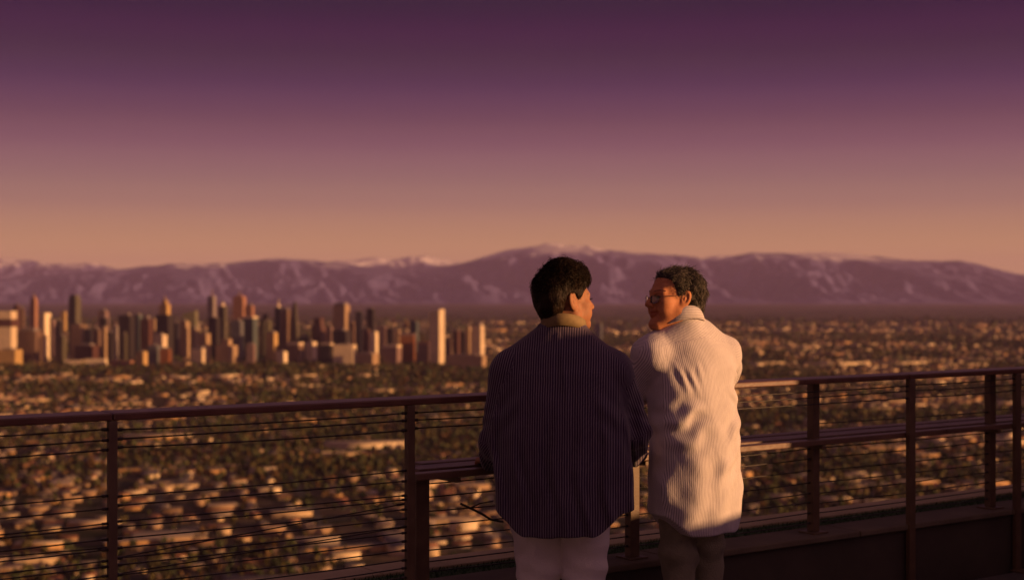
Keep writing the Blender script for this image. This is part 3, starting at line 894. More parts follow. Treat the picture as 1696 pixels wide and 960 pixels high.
def hall(px0, px1, row, h, wi, lab):
    xa, D = ground_at(px0, row); xb, _ = ground_at(px1, row)
    hw = (xb - xa) / 2; hd = min(max(9, hw * .35), 22)
    root = empty('hall', ((xa + xb) / 2, D + hd, PLAIN), GA * .35)
    tag(root, lab, 'building', 'large halls on the plain')
    v = house_geo(hw, hd, h, .8)
    me = mesh_np('hall_wall', v, [HQ[:4]]); face_tint(me, np.repeat(WALLC[[wi]], 4, 0)); link('wall', me, root, [HOUSE])
    v2 = house_geo(hw * 1.02, hd * 1.04, h + .02, .9)[4:]
    me = mesh_np('hall_roof', v2, [np.array([(0, 1, 5, 4), (2, 3, 4, 5), (3, 2, 1, 0)]), np.array([(1, 2, 5), (3, 0, 4)])])
    face_tint(me, np.repeat(np.array([[.62, .50, .34]]), 5, 0)); link('roof', me, root, [HOUSE])
    TOWER_GROUND.append(((xa + xb) / 2, D + hd, hw * 1.05))
for a_ in HALLS: hall(*a_)
H_ = H_[clear_of_towers(H_[:, 0], H_[:, 1], 6)]

def px_of(x, y, z=PLAIN):
    return 848 + F * x / y, HZ + F * (EYE - z) / y
def visible(x, y, z):
    px, py = px_of(x, y, z)
    lim = np.where(px < 560, 958, 958 - (px - 560) * .135)
    k = (px > 4) & (px < 1692) & (py < lim - 4) & (y > 1000)
    k &= ~((px > 800) & (px < 1050)) & ~((px > 1050) & (px < 1226))
    for q_, w_ in [(183, 10), (675, 12), (696, 18), (1347, 12), (1504, 12), (1640, 12), (1680, 12)]:
        k &= np.abs(px - q_) > w_
    return k
def bay(px, py):
    side = ('left of left post' if px < 183 else 'between left posts' if px < 670 else
            'beside navy shirt' if px < 820 else 'beside white shirt' if px < 1340 else
            'between right posts' if px < 1500 else 'past right posts')
    row = ('at bottom', 'low down', 'mid height', 'high up')[0 if py > 880 else 1 if py > 800 else 2 if py > 720 else 3]
    return side, row
def settle(items):
    """things that would share a label are told apart by their order from the left"""
    by = {}
    for o, px, lab in items: by.setdefault(lab, []).append((px, o))
    for lab, lst in by.items():
        lst.sort(key=lambda t: t[0])
        for k, (px, o) in enumerate(lst):
            o['label'] = lab if len(lst) == 1 else lab + ', ' + ['first', 'second', 'third', 'fourth', 'fifth', 'sixth', 'seventh', 'eighth', 'ninth', 'tenth', 'eleventh', 'twelfth', 'last'][min(k, 12)] + ' from left'
N_IND = 300
vis = visible(H_[:, 0], H_[:, 1], PLAIN + 3)
score = np.where(vis, (H_[:, 2] + H_[:, 3]) * (H_[:, 4] + 3) / H_[:, 1] ** 2, -1)
order = np.argsort(-score)
ind, rest = order[:N_IND], order[N_IND:]
cacheW, cacheR = {}, {}
items = []
for i in ind:
    x, y, hx_, hy_, h, ri, yw, wi, rj = H_[i]
    wi, rj = int(wi), int(rj)
    key = (wi, h > 5.2)
    hs = 6.2 if h > 5.2 else 3.0
    if key not in cacheW:
        v = house_geo(1, 1, hs, 0)
        # walls with a shallow porch bay so that the outline is not a bare box
        v = np.concatenate([v[:8], np.array([(-.35, -1, 0), (.25, -1, 0), (.25, -1.28, 0), (-.35, -1.28, 0), (-.35, -1, 2.6), (.25, -1, 2.6), (.25, -1.28, 2.6), (-.35, -1.28, 2.6)])])
        f = np.concatenate([HQ[:4], np.array([(11, 10, 14, 15), (10, 9, 13, 14), (8, 11, 15, 12), (15, 14, 13, 12)])])
        me = mesh_np('house_wall', v, [f]); face_tint(me, np.repeat(WALLC[[wi]], 8, 0)); me.materials.append(HOUSE); cacheW[key] = me
    kr = (rj, ri < 1, h > 5.2)
    if kr not in cacheR:
        v = house_geo(1.1, 1.12, hs + .02, .3 if ri < 1 else 2.0)[4:]
        me = mesh_np('house_roof', v, [np.array([(0, 1, 5, 4), (2, 3, 4, 5), (3, 2, 1, 0)]), np.array([(1, 2, 5), (3, 0, 4)])])
        face_tint(me, np.repeat(ROOFC[[rj]], 5, 0)); me.materials.append(HOUSE); cacheR[kr] = me
    root = empty('house', (x, y, PLAIN), yw)
    px, py = px_of(x, y)
    side, row = bay(px, py)
    size = 'tall' if h > 5.2 else 'wide' if hx_ > 10 else 'small'
    items.append((root, px, f'{size} {WN[wi]} house, {RN[rj]} roof, {row}, {side}'))
    tag(root, None, 'house', 'houses on the plain below the terrace')
    for nm, me in (('wall', cacheW[key]), ('roof', cacheR[kr])):
        o = bpy.data.objects.new(nm, me); COL.objects.link(o); o.parent = root
        o.scale = (hx_, hy_, 1)
settle(items)
def house_stuff(name, A):
    n = len(A)
    T = np.zeros((n, 10, 3))
    for j, (sx, sy) in enumerate([(-1, -1), (1, -1), (1, 1), (-1, 1)]):
        T[:, j, 0] = sx * A[:, 2]; T[:, j, 1] = sy * A[:, 3]
        T[:, j + 4, 0] = sx * A[:, 2]; T[:, j + 4, 1] = sy * A[:, 3]; T[:, j + 4, 2] = A[:, 4]
    T[:, 8, 0] = -A[:, 2] * .86; T[:, 9, 0] = A[:, 2] * .86
    T[:, 8, 2] = T[:, 9, 2] = A[:, 4] + A[:, 5]
    c, s = np.cos(A[:, 6])[:, None], np.sin(A[:, 6])[:, None]
    X = T[:, :, 0] * c - T[:, :, 1] * s + A[:, 0:1]; Y = T[:, :, 0] * s + T[:, :, 1] * c + A[:, 1:2]
    V = np.stack([X, Y, T[:, :, 2] + PLAIN], -1).reshape(-1, 3)
    off = (np.arange(n) * 10)[:, None, None]
    me = mesh_np(name, V, [(HQ[None] + off).reshape(-1, 4), (HT[None] + off).reshape(-1, 3)])
    wc = WALLC[A[:, 7].astype(int)]; rc = ROOFC[A[:, 8].astype(int)]
    q_ = np.concatenate([np.repeat(wc[:, None], 4, 1), np.repeat(rc[:, None], 2, 1)], 1).reshape(-1, 3)
    t_ = np.repeat(rc, 2, 0)
    face_tint(me, np.concatenate([q_, t_]))
    return link(name, me, None, [HOUSE])
tag(house_stuff('far_houses', H_[rest]), 'countless small far houses spread over the plain', 'houses', kind='stuff')

# trees
TR = []
for (d0, d1, sp_, pk) in [(1120, 2600, 11.5, .55), (2600, 5300, 16.5, .55), (5300, 9500, 33, .52), (9500, 15000, 90, .5)]:
    n = int(.56 * (d1 ** 2 - d0 ** 2) / sp_ ** 2)
    y = np.sqrt(rng.uniform(d0 ** 2, d1 ** 2, n)); x = rng.uniform(-.56, .56, n) * y
    dn = density(x, y)
    k = rng.random(n) < np.clip(pk + dn * .85, .06, 1)
    x, y = x[k], y[k]; n = len(x)
    s_ = (sp_ / 11.5) ** .60
    TR.append(np.stack([x, y, rng.gamma(6, 1.0, n) * s_ + 2.5, rng.uniform(.32, .55, n), rng.random(n)], -1))
# belt of trees at the foot of the skyline
n = 1500
px = rng.uniform(-10, 830, n); row = rng.uniform(604, 624, n)
D = (EYE - PLAIN) * F / (row - HZ)
TR.append(np.stack([(px - 848) / F * D, D, rng.uniform(9, 19, n), rng.uniform(.45, .7, n), rng.random(n)], -1))
TR = np.concatenate(TR)
TR = TR[clear_of_towers(TR[:, 0], TR[:, 1], -4)]
LEAFC = np.array([(0.055, 0.066, 0.022), (0.085, 0.086, 0.026), (0.036, 0.046, 0.018), (0.12, 0.098, 0.03), (0.07, 0.058, 0.02), (0.12, 0.066, 0.022)])
def leaf_cloud(n_leaf, size, r_, shape='round'):
    """leaf-clump faces through the volume of a unit crown (radius 1, height 0..1)"""
    # a few uneven lobes
    lobes = [(r_.normal(0, .33, 2), r_.uniform(.35, .85), r_.uniform(.35, .6)) for _ in range(7)]
    V, Fq = [], []
    for i in range(n_leaf):
        (lx, ly), lz, lr = lobes[r_.integers(len(lobes))]
        d = r_.normal(size=3); d /= np.linalg.norm(d)
        rad = lr * r_.random() ** .4
        c = np.array([lx + d[0] * rad, ly + d[1] * rad, np.clip(lz + d[2] * rad * .5, .12, 1.05)])
        if shape == 'cone':
            k = (1.05 - c[2]) * 1.1; c[:2] *= k
        a = r_.normal(size=3); a /= np.linalg.norm(a)
        b_ = np.cross(a, d); b_ /= np.linalg.norm(b_) + 1e-9
        s = size * r_.uniform(.6, 1.3)
        sz = np.array([1, 1, .55])
        V += [c - (a + b_) * s * sz, c + (a - b_) * s * sz, c + (a + b_) * s * sz, c - (a - b_) * s * sz]
        Fq.append((4 * i, 4 * i + 1, 4 * i + 2, 4 * i + 3))
    return np.array(V), np.array(Fq)
r_np = np.random.default_rng(9)
vis = visible(TR[:, 0], TR[:, 1], PLAIN + 6)
score = np.where(vis, TR[:, 2] * TR[:, 2] * TR[:, 3] / TR[:, 1] ** 2, -1)
order = np.argsort(-score)
ind, rest = order[:N_IND], order[N_IND:]
crowns = []
CN = ['dark olive', 'yellow green', 'deep green', 'golden', 'brown green', 'rusty']
for ci in range(6):
    for shp in ('round', 'round', 'cone'):
        V, Fq = leaf_cloud(170, .17, r_np, shp)
        me = mesh_np('tree_crown', V, [Fq])
        face_tint(me, LEAFC[ci] * r_np.uniform(.6, 1.5, (len(Fq), 1)))
        me.materials.append(LEAF)
        crowns.append((ci, shp, me))
def trunk_mesh():
    b = MB()
    b.tube([(0, 0, 0), (.01, .01, .2), (0, .02, .45), (.02, .01, .75)], [.035, .028, .02, .008], 6)
    for k in range(4):
        a = k * 1.6 + .4
        b.tube([(0, 0, .22 + .07 * k), (.15 * math.cos(a), .15 * math.sin(a), .45 + .07 * k)], [.016, .006], 5)
    me = bpy.data.meshes.new('tree_trunk'); me.from_pydata(b.v, [], b.f); me.materials.append(BARK)
    return me
TRUNK = trunk_mesh()
items = []
for i in ind:
    x, y, h, asp, rv = TR[i]
    ci, shp, me = crowns[int(rv * len(crowns)) % len(crowns)]
    root = empty('tree', (x, y, PLAIN), rv * 50)
    px, py = px_of(x, y)
    side, row = bay(px, py)
    size = 'tall' if h > 10 else 'middling' if h > 7 else 'small'
    items.append((root, px, f'{size} {CN[ci]} {"conical" if shp == "cone" else "round"} tree, {row}, {side}'))
    tag(root, None, 'tree', 'trees on the plain below the terrace')
    o = bpy.data.objects.new('trunk', TRUNK); COL.objects.link(o); o.parent = root; o.scale = (h, h, h)
    o = bpy.data.objects.new('crown', me); COL.objects.link(o); o.parent = root; o.scale = (h * asp, h * asp, h)
settle(items)
def tree_stuff(name, A):
    """all the trees beyond those: a short trunk and leaf clumps each"""
    Vs, Fs, Cs = [], [], []; off = 0
    protos = [leaf_cloud(16, .34, r_np, s_) for s_ in ('round', 'round', 'cone', 'round')]
    which = r_np.integers(0, 4, len(A))
    for p_, (V, Fq) in enumerate(protos):
        S = A[which == p_]; n = len(S)
        ang = S[:, 4] * 40; c, s = np.cos(ang)[:, None], np.sin(ang)[:, None]
        w = (S[:, 2] * S[:, 3])[:, None]
        X = (V[None, :, 0] * c - V[None, :, 1] * s) * w + S[:, 0:1]; Y = (V[None, :, 0] * s + V[None, :, 1] * c) * w + S[:, 1:2]
        Z = V[None, :, 2] * S[:, 2:3] + PLAIN
        Vs.append(np.stack([X, Y, Z], -1).reshape(-1, 3))
        Fs.append((Fq[None] + (np.arange(n) * len(V))[:, None, None] + off).reshape(-1, 4)); off += n * len(V)
        base = LEAFC[(S[:, 4] * 1000).astype(int) % 6]
        Cs.append((base[:, None] * r_np.uniform(.6, 1.5, (n, len(Fq), 1))).reshape(-1, 3))
    me = mesh_np(name, np.concatenate(Vs), [np.concatenate(Fs)])
    face_tint(me, np.concatenate(Cs))
    return link(name, me, None, [LEAF])
tag(tree_stuff('far_trees', TR[rest]), 'countless small far trees spread over the plain', 'trees', kind='stuff')

# streets between the lots
b = MB()
L = 5200
for k in range(-26, 27):
    u = k * 25 * 7 - 2
    for (v0, v1) in ((900, 2700),):
        pts = [(u, v0), (u + 9, v0), (u + 9, v1), (u, v1)]
        b.add([(a * gc - c * gs, a * gs + c * gc, PLAIN + .05) for a, c in pts], [(0, 1, 2, 3)])
for k in range(12, 41):
    v = k * 29 * 2.5 - 1
    pts = [(-1900, v), (1900, v), (1900, v + 8), (-1900, v + 8)]
    b.add([(a * gc - c * gs, a * gs + c * gc, PLAIN + .10) for a, c in pts], [(0, 1, 2, 3)])
streets = b.build('streets', pmat('asphalt', (0.06, 0.055, 0.055), (0.045, 0.042, 0.042), rough=0.9, scale=.3))
tag(streets, kind='structure')
# ------------------------------------------------------------------ people: shapes as distance fields, skinned by surface nets
def snet(f, lo, hi, h, B=14):
    ax = [np.arange(lo[i], hi[i] + h, h) for i in range(3)]
    n = [len(a) for a in ax]
    V = np.full(n, 9.0, dtype=np.float32)
    cent, sl = [], []
    for i in range(0, n[0], B):
        for j in range(0, n[1], B):
            for k in range(0, n[2], B):
                s_ = (slice(i, min(i + B, n[0])), slice(j, min(j + B, n[1])), slice(k, min(k + B, n[2])))
                sl.append(s_)
                cent.append([(ax[a][s_[a]][0] + ax[a][s_[a]][-1]) / 2 for a in range(3)])
    dc = f(np.array(cent))
    rad = .87 * B * h * 1.45 + .018
    for s_, d in zip(sl, dc):
        if abs(d) > rad:
            V[s_] = np.sign(d) * 9
            continue
        g = np.meshgrid(ax[0][s_[0]], ax[1][s_[1]], ax[2][s_[2]], indexing='ij')
        P = np.stack([q.ravel() for q in g], -1)
        V[s_] = f(P).reshape(g[0].shape)
    ins = V < 0
    cs = np.zeros([k - 1 for k in n], dtype=np.int8)
    for a in (0, 1):
        for b_ in (0, 1):
            for c in (0, 1):
                cs += ins[a:n[0] - 1 + a, b_:n[1] - 1 + b_, c:n[2] - 1 + c]
    act = (cs > 0) & (cs < 8)
    I = np.argwhere(act)
    acc = np.zeros((len(I), 3)); cnt = np.zeros(len(I))
    cor = [(a, b_, c) for a in (0, 1) for b_ in (0, 1) for c in (0, 1)]
    for p in range(8):
        for ax_ in range(3):
            if cor[p][ax_] == 1: continue
            q = list(cor[p]); q[ax_] = 1
            v0 = V[I[:, 0] + cor[p][0], I[:, 1] + cor[p][1], I[:, 2] + cor[p][2]]
            v1 = V[I[:, 0] + q[0], I[:, 1] + q[1], I[:, 2] + q[2]]
            m = (v0 < 0) != (v1 < 0)
            t = np.clip(v0[m] / (v0[m] - v1[m]), 0, 1)
            pt = np.tile(np.array(cor[p], float), (m.sum(), 1)); pt[:, ax_] += t
            acc[m] += pt; cnt[m] += 1
    pos = I + acc / cnt[:, None]
    verts = np.array(lo) + pos * h
    idx = -np.ones(cs.shape, dtype=np.int64); idx[act] = np.arange(len(I))
    faces = []
    for a in range(3):
        b_, c = (a + 1) % 3, (a + 2) % 3
        s0 = [slice(None)] * 3; s1 = [slice(None)] * 3
        s0[a] = slice(0, -1); s1[a] = slice(1, None)
        for d in (b_, c):
            s0[d] = slice(1, -1); s1[d] = slice(1, -1)
        A, Bv = ins[tuple(s0)], ins[tuple(s1)]
        for sign in (0, 1):
            E = np.argwhere((A & ~Bv) if sign == 0 else (~A & Bv))
            if not len(E): continue
            E[:, b_] += 1; E[:, c] += 1
            def cell(db, dc_):
                q = E.copy(); q[:, b_] -= db; q[:, c] -= dc_
                return idx[q[:, 0], q[:, 1], q[:, 2]]
            qd = np.stack([cell(1, 1), cell(0, 1), cell(0, 0), cell(1, 0)], -1)
            if sign: qd = qd[:, ::-1]
            faces.append(qd[(qd >= 0).all(1)])
    return verts, np.concatenate(faces)

def smin(a, b, k):
    h = np.clip(.5 + .5 * (b - a) / k, 0, 1)
    return b * (1 - h) + a * h - k * h * (1 - h)
def smax(a, b, k): return -smin(-a, -b, k)
def far(P, c, rad, pad=.09):
    """lower bound of the distance when a whole block lies clear of a shape, else None"""
    if len(P) > 4100: return None
    m = (P[0] + P[-1]) / 2; R = np.linalg.norm(P[-1] - P[0]) / 2
    g = np.linalg.norm(m - c) - R - rad
    if g > pad and R < .2: return np.full(len(P), g)
    return None
def cap_(P, a, b, r0, r1):
    a = np.asarray(a, float); b = np.asarray(b, float)
    q = far(P, (a + b) / 2, np.linalg.norm(b - a) / 2 + max(r0, r1))
    if q is not None: return q
    ab = b - a; t = np.clip(((P - a) @ ab) / (ab @ ab), 0, 1)
    return np.linalg.norm(P - a - t[:, None] * ab, axis=1) - (r0 + (r1 - r0) * t)
def ell(P, c, r):
    q = (P - np.asarray(c, float)) / np.asarray(r, float)
    k0 = np.linalg.norm(q, axis=1); k1 = np.linalg.norm(q / np.asarray(r, float), axis=1)
    return k0 * (k0 - 1) / np.maximum(k1, 1e-6)
def loft(P, prof, p=2.3):
    """prof rows: z, cx, cy, rx, ry"""
    A = np.array(prof, float); A = A[np.argsort(A[:, 0])]
    z = np.clip(P[:, 2], A[0, 0], A[-1, 0])
    cx, cyy, rx, ry = (np.interp(z, A[:, 0], A[:, i]) for i in (1, 2, 3, 4))
    q = (np.abs((P[:, 0] - cx) / rx) ** p + np.abs((P[:, 1] - cyy) / ry) ** p) ** (1 / p)
    d = (q - 1) * np.minimum(rx, ry)
    dz = np.maximum(A[0, 0] - P[:, 2], P[:, 2] - A[-1, 0])
    return np.where(dz > 0, np.maximum(d, dz), np.maximum(d, dz))
def rotz(P, a):
    c, s = math.cos(a), math.sin(a)
    Q = P.copy(); Q[:, 0] = P[:, 0] * c - P[:, 1] * s; Q[:, 1] = P[:, 0] * s + P[:, 1] * c
    return Q
def gauss(x, w): return np.exp(-(x / w) ** 2)
def sstep(a, b, x):
    t = np.clip((x - a) / (b - a), 0, 1); return t * t * (3 - 2 * t)

# ---- the head, in its own frame: x to the person's right, y forward, z up, origin between the ears
def head_sdf(P, older=False):
    q = far(P, np.zeros(3), .17)
    if q is not None: return q
    X = P.copy(); X[:, 0] = np.abs(X[:, 0])
    d = ell(X, (0, -.012, .035), (.076, .097, .086))
    d = smin(d, ell(X, (0, .028, -.030), (.061, .068, .085)), .035)
    if older:
        d = smin(d, ell(X, (.046, .050, -.040), (.024, .034, .036)), .022)
        d = smin(d, cap_(X, (.057, .002, -.058), (.018, .072, -.105), .024, .021), .024)
        d = smin(d, ell(X, (0, .078, -.103), (.023, .018, .019)), .018)
    else:
        d = smin(d, cap_(X, (.056, .004, -.052), (.018, .066, -.090), .026, .024), .028)
        d = smin(d, ell(X, (0, .074, -.094), (.024, .02, .02)), .02)
        d = smin(d, ell(X, (.044, .055, -.045), (.026, .03, .03)), .02)
    d = smin(d, ell(X, (.044, .058, -.014), (.024, .026, .018)), .018)          # cheekbone
    d = smin(d, cap_(X, (.008, .086, .022), (.046, .070, .022), .011, .010), .016)  # brow
    d = smax(d, -ell(X, (.031, .098, .002), (.017, .016, .011)), .012)           # eye socket
    d = smin(d, ell(X, (.031, .078, .001), (.0125, .0125, .0105)), .004)
    d = smin(d, cap_(X, (0, .088, .014), (0, .112, -.026), .008, .0125), .010)   # nose
    d = smin(d, ell(X, (.0125, .102, -.030), (.009, .011, .008)), .006)
    d = smax(d, -ell(X, (.0065, .106, -.040), (.0035, .005, .004)), .003)
    d = smin(d, cap_(X, (0, .093, -.057), (.025, .080, -.052), .0075, .004), .006)  # lips
    d = smin(d, cap_(X, (0, .091, -.069), (.022, .080, -.060), .0085, .004), .006)
    d = smax(d, -cap_(X, (0, .102, -.0625), (.031, .080, -.0545), .0028, .0022), .004)
    # smile fold beside the mouth
    d = d + .0035 * gauss(cap_(X, (.020, .096, -.030), (.036, .075, -.072), 0, 0), .005) * (1.0 if older else .6)
    if older:
        d = d + .0012 * gauss(cap_(X, (.045, .074, -.030), (.048, .060, -.085), 0, 0), .004)
        d = d + .0012 * gauss(cap_(X, (.050, .066, -.004), (.062, .05, -.008), 0, 0), .003)
        d = d + .0012 * gauss(P[:, 2] - .062 - .004 * np.cos(P[:, 0] * 60), .003) * (P[:, 1] > .04)
    # ear: rim, bowl, lobe
    E = X - np.array([.079, -.014, .0])
    ca, sa = math.cos(.30), math.sin(.30)
    E = np.stack([E[:, 0] * math.cos(.42) + E[:, 1] * math.sin(.42), -E[:, 0] * math.sin(.42) + E[:, 1] * math.cos(.42), E[:, 2]], -1)
    E = np.stack([E[:, 0], E[:, 1] * ca + E[:, 2] * sa, -E[:, 1] * sa + E[:, 2] * ca], -1)
    e = ell(E, (0, 0, 0), (.0085, .0195, .0335))
    bowl = ell(E, (.009, .003, .002), (.008, .0125, .0225))
    e = smax(e, -bowl, .004)
    e = smin(e, ell(E, (.001, .004, -.004), (.005, .006, .012)), .003)
    e = smin(e, ell(E, (.000, .006, -.028), (.006, .009, .010)), .006)
    d = smin(d, e, .007)
    return d
def neck_sdf(P, a, b): return cap_(P, a, b, .054, .064)

def hand_parts(w, u, v, n, curl=(.35, .45, .3), s=1.0):
    """list of capsules: w wrist, u along the fingers, v towards the thumb, n out of the back of the hand"""
    w, u, v, n = (np.asarray(q, float) for q in (w, u, v, n))
    out = []
    for o, L, kr in ((.030, .072, .0105), (.010, .080, .0108), (-.010, .076, .0102), (-.028, .066, .0092)):
        k0 = w + u * .012 * s + v * o * .55 * s; k1 = w + u * .088 * s + v * o * s
        out.append((k0, k1, .0165 * s, .0125 * s, 0))
        p = k1; ang = 0
        for ph, (fr, cu) in enumerate(zip((.46, .30, .24), curl)):
            ang += cu
            q = p + (u * math.cos(ang) - n * math.sin(ang) + v * o * .5) * L * fr * s
            out.append((p, q, kr * s * (1 - .12 * ph), kr * s * (.9 - .12 * ph), 1)); p = q
    p = w + u * .022 * s + v * .024 * s
    for L, (cu, cv, cn), r in ((.040, (.62, .75, -.15), .0135), (.032, (.85, .45, -.2), .0115), (.026, (.95, .2, -.25), .0098)):
        dd = u * cu + v * cv + n * cn; dd /= np.linalg.norm(dd)
        q = p + dd * L * s
        out.append((p, q, r * s, r * .9 * s, 1)); p = q
    return out
def hand_sdf(P, parts):
    q = far(P, parts[0][1], .14)
    if q is not None: return q
    d = None
    for a, b_, r0, r1, fin in parts:
        c = cap_(P, a, b_, r0, r1)
        d = c if d is None else smin(d, c, .004 if fin else .014)
    return d

def boxmask(C, lo, hi): return ((C > np.array(lo)) & (C < np.array(hi))).all(1)
def merge(parts):
    V, Fq, o = [], [], 0
    for v, f in parts:
        V.append(v); Fq.append(f + o); o += len(v)
    return np.concatenate(V), np.concatenate(Fq)
def drop(v, f, keep):
    c = v[f].mean(1); f = f[keep(c)]
    used = np.unique(f); m = -np.ones(len(v), int); m[used] = np.arange(len(used))
    return v[used], m[f]
def vattr(me, name, val):
    a = me.attributes.new(name, 'FLOAT', 'POINT'); a.data.foreach_set('value', np.asarray(val, np.float32))
def vnormals(v, f):
    n = np.cross(v[f[:, 2]] - v[f[:, 0]], v[f[:, 3]] - v[f[:, 1]])
    N = np.zeros_like(v)
    for k in range(4): np.add.at(N, f[:, k], n)
    return N / (np.linalg.norm(N, axis=1, keepdims=True) + 1e-12)

# ---- cloth and skin materials
def skin_mat(name, c, c2):
    m, nt, b = nodes_of(name)
    b.inputs['Roughness'].default_value = .6
    b.inputs['Specular IOR Level'].default_value = .3
    b.inputs['Subsurface Weight'].default_value = .18
    b.inputs['Subsurface Radius'].default_value = (1, .35, .2)
    b.inputs['Subsurface Scale'].default_value = .006
    tc = nt.nodes.new('ShaderNodeTexCoord')
    nz = nt.nodes.new('ShaderNodeTexNoise'); nz.inputs['Scale'].default_value = 45; nz.inputs['Detail'].default_value = 6
    nt.links.new(tc.outputs['Object'], nz.inputs['Vector'])
    cr = nt.nodes.new('ShaderNodeValToRGB')
    cr.color_ramp.elements[0].color = (*c, 1); cr.color_ramp.elements[1].color = (*c2, 1)
    cr.color_ramp.elements[0].position = .35; cr.color_ramp.elements[1].position = .7
    nt.links.new(nz.outputs['Fac'], cr.inputs['Fac'])
    # lips, eyes and stubble come from painted regions of the skin itself
    at = nt.nodes.new('ShaderNodeAttribute'); at.attribute_name = 'lip'
    mx = nt.nodes.new('ShaderNodeMix'); mx.data_type = 'RGBA'
    nt.links.new(at.outputs['Fac'], mx.inputs[0]); nt.links.new(cr.outputs[0], mx.inputs[6]); mx.inputs[7].default_value = (c[0] * .6, c[1] * .4, c[2] * .45, 1)
    at2 = nt.nodes.new('ShaderNodeAttribute'); at2.attribute_name = 'eye'
    mx2 = nt.nodes.new('ShaderNodeMix'); mx2.data_type = 'RGBA'
    nt.links.new(at2.outputs['Fac'], mx2.inputs[0]); nt.links.new(mx.outputs[2], mx2.inputs[6]); mx2.inputs[7].default_value = (.02, .014, .012, 1)
    nt.links.new(mx2.outputs[2], b.inputs['Base Color'])
    bp = nt.nodes.new('ShaderNodeBump'); bp.inputs['Strength'].default_value = .25; bp.inputs['Distance'].default_value = .002
    nb = nt.nodes.new('ShaderNodeTexNoise'); nb.inputs['Scale'].default_value = 220
    nt.links.new(tc.outputs['Object'], nb.inputs['Vector'])
    nt.links.new(nb.outputs['Fac'], bp.inputs['Height']); nt.links.new(bp.outputs[0], b.inputs['Normal'])
    return m
def stripe_mat(name, base, line, period, width, soft=.15, rough=.85, sheen=.0, bump=.5):
    m, nt, b = nodes_of(name)
    b.inputs['Roughness'].default_value = rough
    b.inputs['Specular IOR Level'].default_value = .2
    b.inputs['Sheen Weight'].default_value = sheen
    at = nt.nodes.new('ShaderNodeAttribute'); at.attribute_name = 'stripe'
    tc = nt.nodes.new('ShaderNodeTexCoord')
    wob = nt.nodes.new('ShaderNodeTexNoise'); wob.inputs['Scale'].default_value = 14; wob.inputs['Detail'].default_value = 3
    nt.links.new(tc.outputs['Object'], wob.inputs['Vector'])
    def mt(op, a, b_):
        n = nt.nodes.new('ShaderNodeMath'); n.operation = op
        for k, v in enumerate((a, b_)):
            if isinstance(v, (int, float)): n.inputs[k].default_value = v
            else: nt.links.new(v, n.inputs[k])
        return n.outputs[0]
    u = mt('ADD', mt('DIVIDE', at.outputs['Fac'], period), mt('MULTIPLY', wob.outputs['Fac'], .4))
    fr = mt('FRACT', u, 0.0)
    tri = mt('ABSOLUTE', mt('SUBTRACT', fr, .5), 0.0)           # 0 in the middle of a line
    rmp = nt.nodes.new('ShaderNodeMapRange'); rmp.interpolation_type = 'SMOOTHSTEP'
    rmp.inputs['From Min'].default_value = width / 2 - soft / 2; rmp.inputs['From Max'].default_value = width / 2 + soft / 2
    rmp.inputs['To Min'].default_value = 1; rmp.inputs['To Max'].default_value = 0
    nt.links.new(tri, rmp.inputs['Value'])
    nz = nt.nodes.new('ShaderNodeTexNoise'); nz.inputs['Scale'].default_value = 9; nz.inputs['Detail'].default_value = 8
    nt.links.new(tc.outputs['Object'], nz.inputs['Vector'])
    br = nt.nodes.new('ShaderNodeMapRange'); br.inputs['To Min'].default_value = .75; br.inputs['To Max'].default_value = 1.2
    nt.links.new(nz.outputs['Fac'], br.inputs['Value'])
    mx = nt.nodes.new('ShaderNodeMix'); mx.data_type = 'RGBA'
    nt.links.new(rmp.outputs[0], mx.inputs[0]); mx.inputs[6].default_value = (*base, 1); mx.inputs[7].default_value = (*line, 1)
    sc = nt.nodes.new('ShaderNodeVectorMath'); sc.operation = 'SCALE'
    nt.links.new(mx.outputs[2], sc.inputs[0]); nt.links.new(br.outputs[0], sc.inputs['Scale'])
    nt.links.new(sc.outputs[0], b.inputs['Base Color'])
    bp = nt.nodes.new('ShaderNodeBump'); bp.inputs['Strength'].default_value = bump; bp.inputs['Distance'].default_value = .0022
    wv = nt.nodes.new('ShaderNodeTexNoise'); wv.inputs['Scale'].default_value = 260; wv.inputs['Detail'].default_value = 2
    nt.links.new(tc.outputs['Object'], wv.inputs['Vector'])
    hsum = mt('ADD', mt('MULTIPLY', rmp.outputs[0], .6), mt('MULTIPLY', wv.outputs['Fac'], .5))
    mpw = nt.nodes.new('ShaderNodeMapping'); mpw.inputs['Scale'].default_value = (1.0, 1.0, .45); mpw.inputs['Rotation'].default_value = (0, .5, 0)
    nt.links.new(tc.outputs['Object'], mpw.inputs[0])
    wr = nt.nodes.new('ShaderNodeTexNoise'); wr.inputs['Scale'].default_value = 20; wr.inputs['Detail'].default_value = 4; wr.inputs['Distortion'].default_value = 1.2
    nt.links.new(mpw.outputs[0], wr.inputs['Vector'])
    bw = nt.nodes.new('ShaderNodeBump'); bw.inputs['Strength'].default_value = .28; bw.inputs['Distance'].default_value = .010
    nt.links.new(wr.outputs['Fac'], bw.inputs['Height']); nt.links.new(bw.outputs[0], bp.inputs['Normal'])
    nt.links.new(hsum, bp.inputs['Height']); nt.links.new(bp.outputs[0], b.inputs['Normal'])
    return m

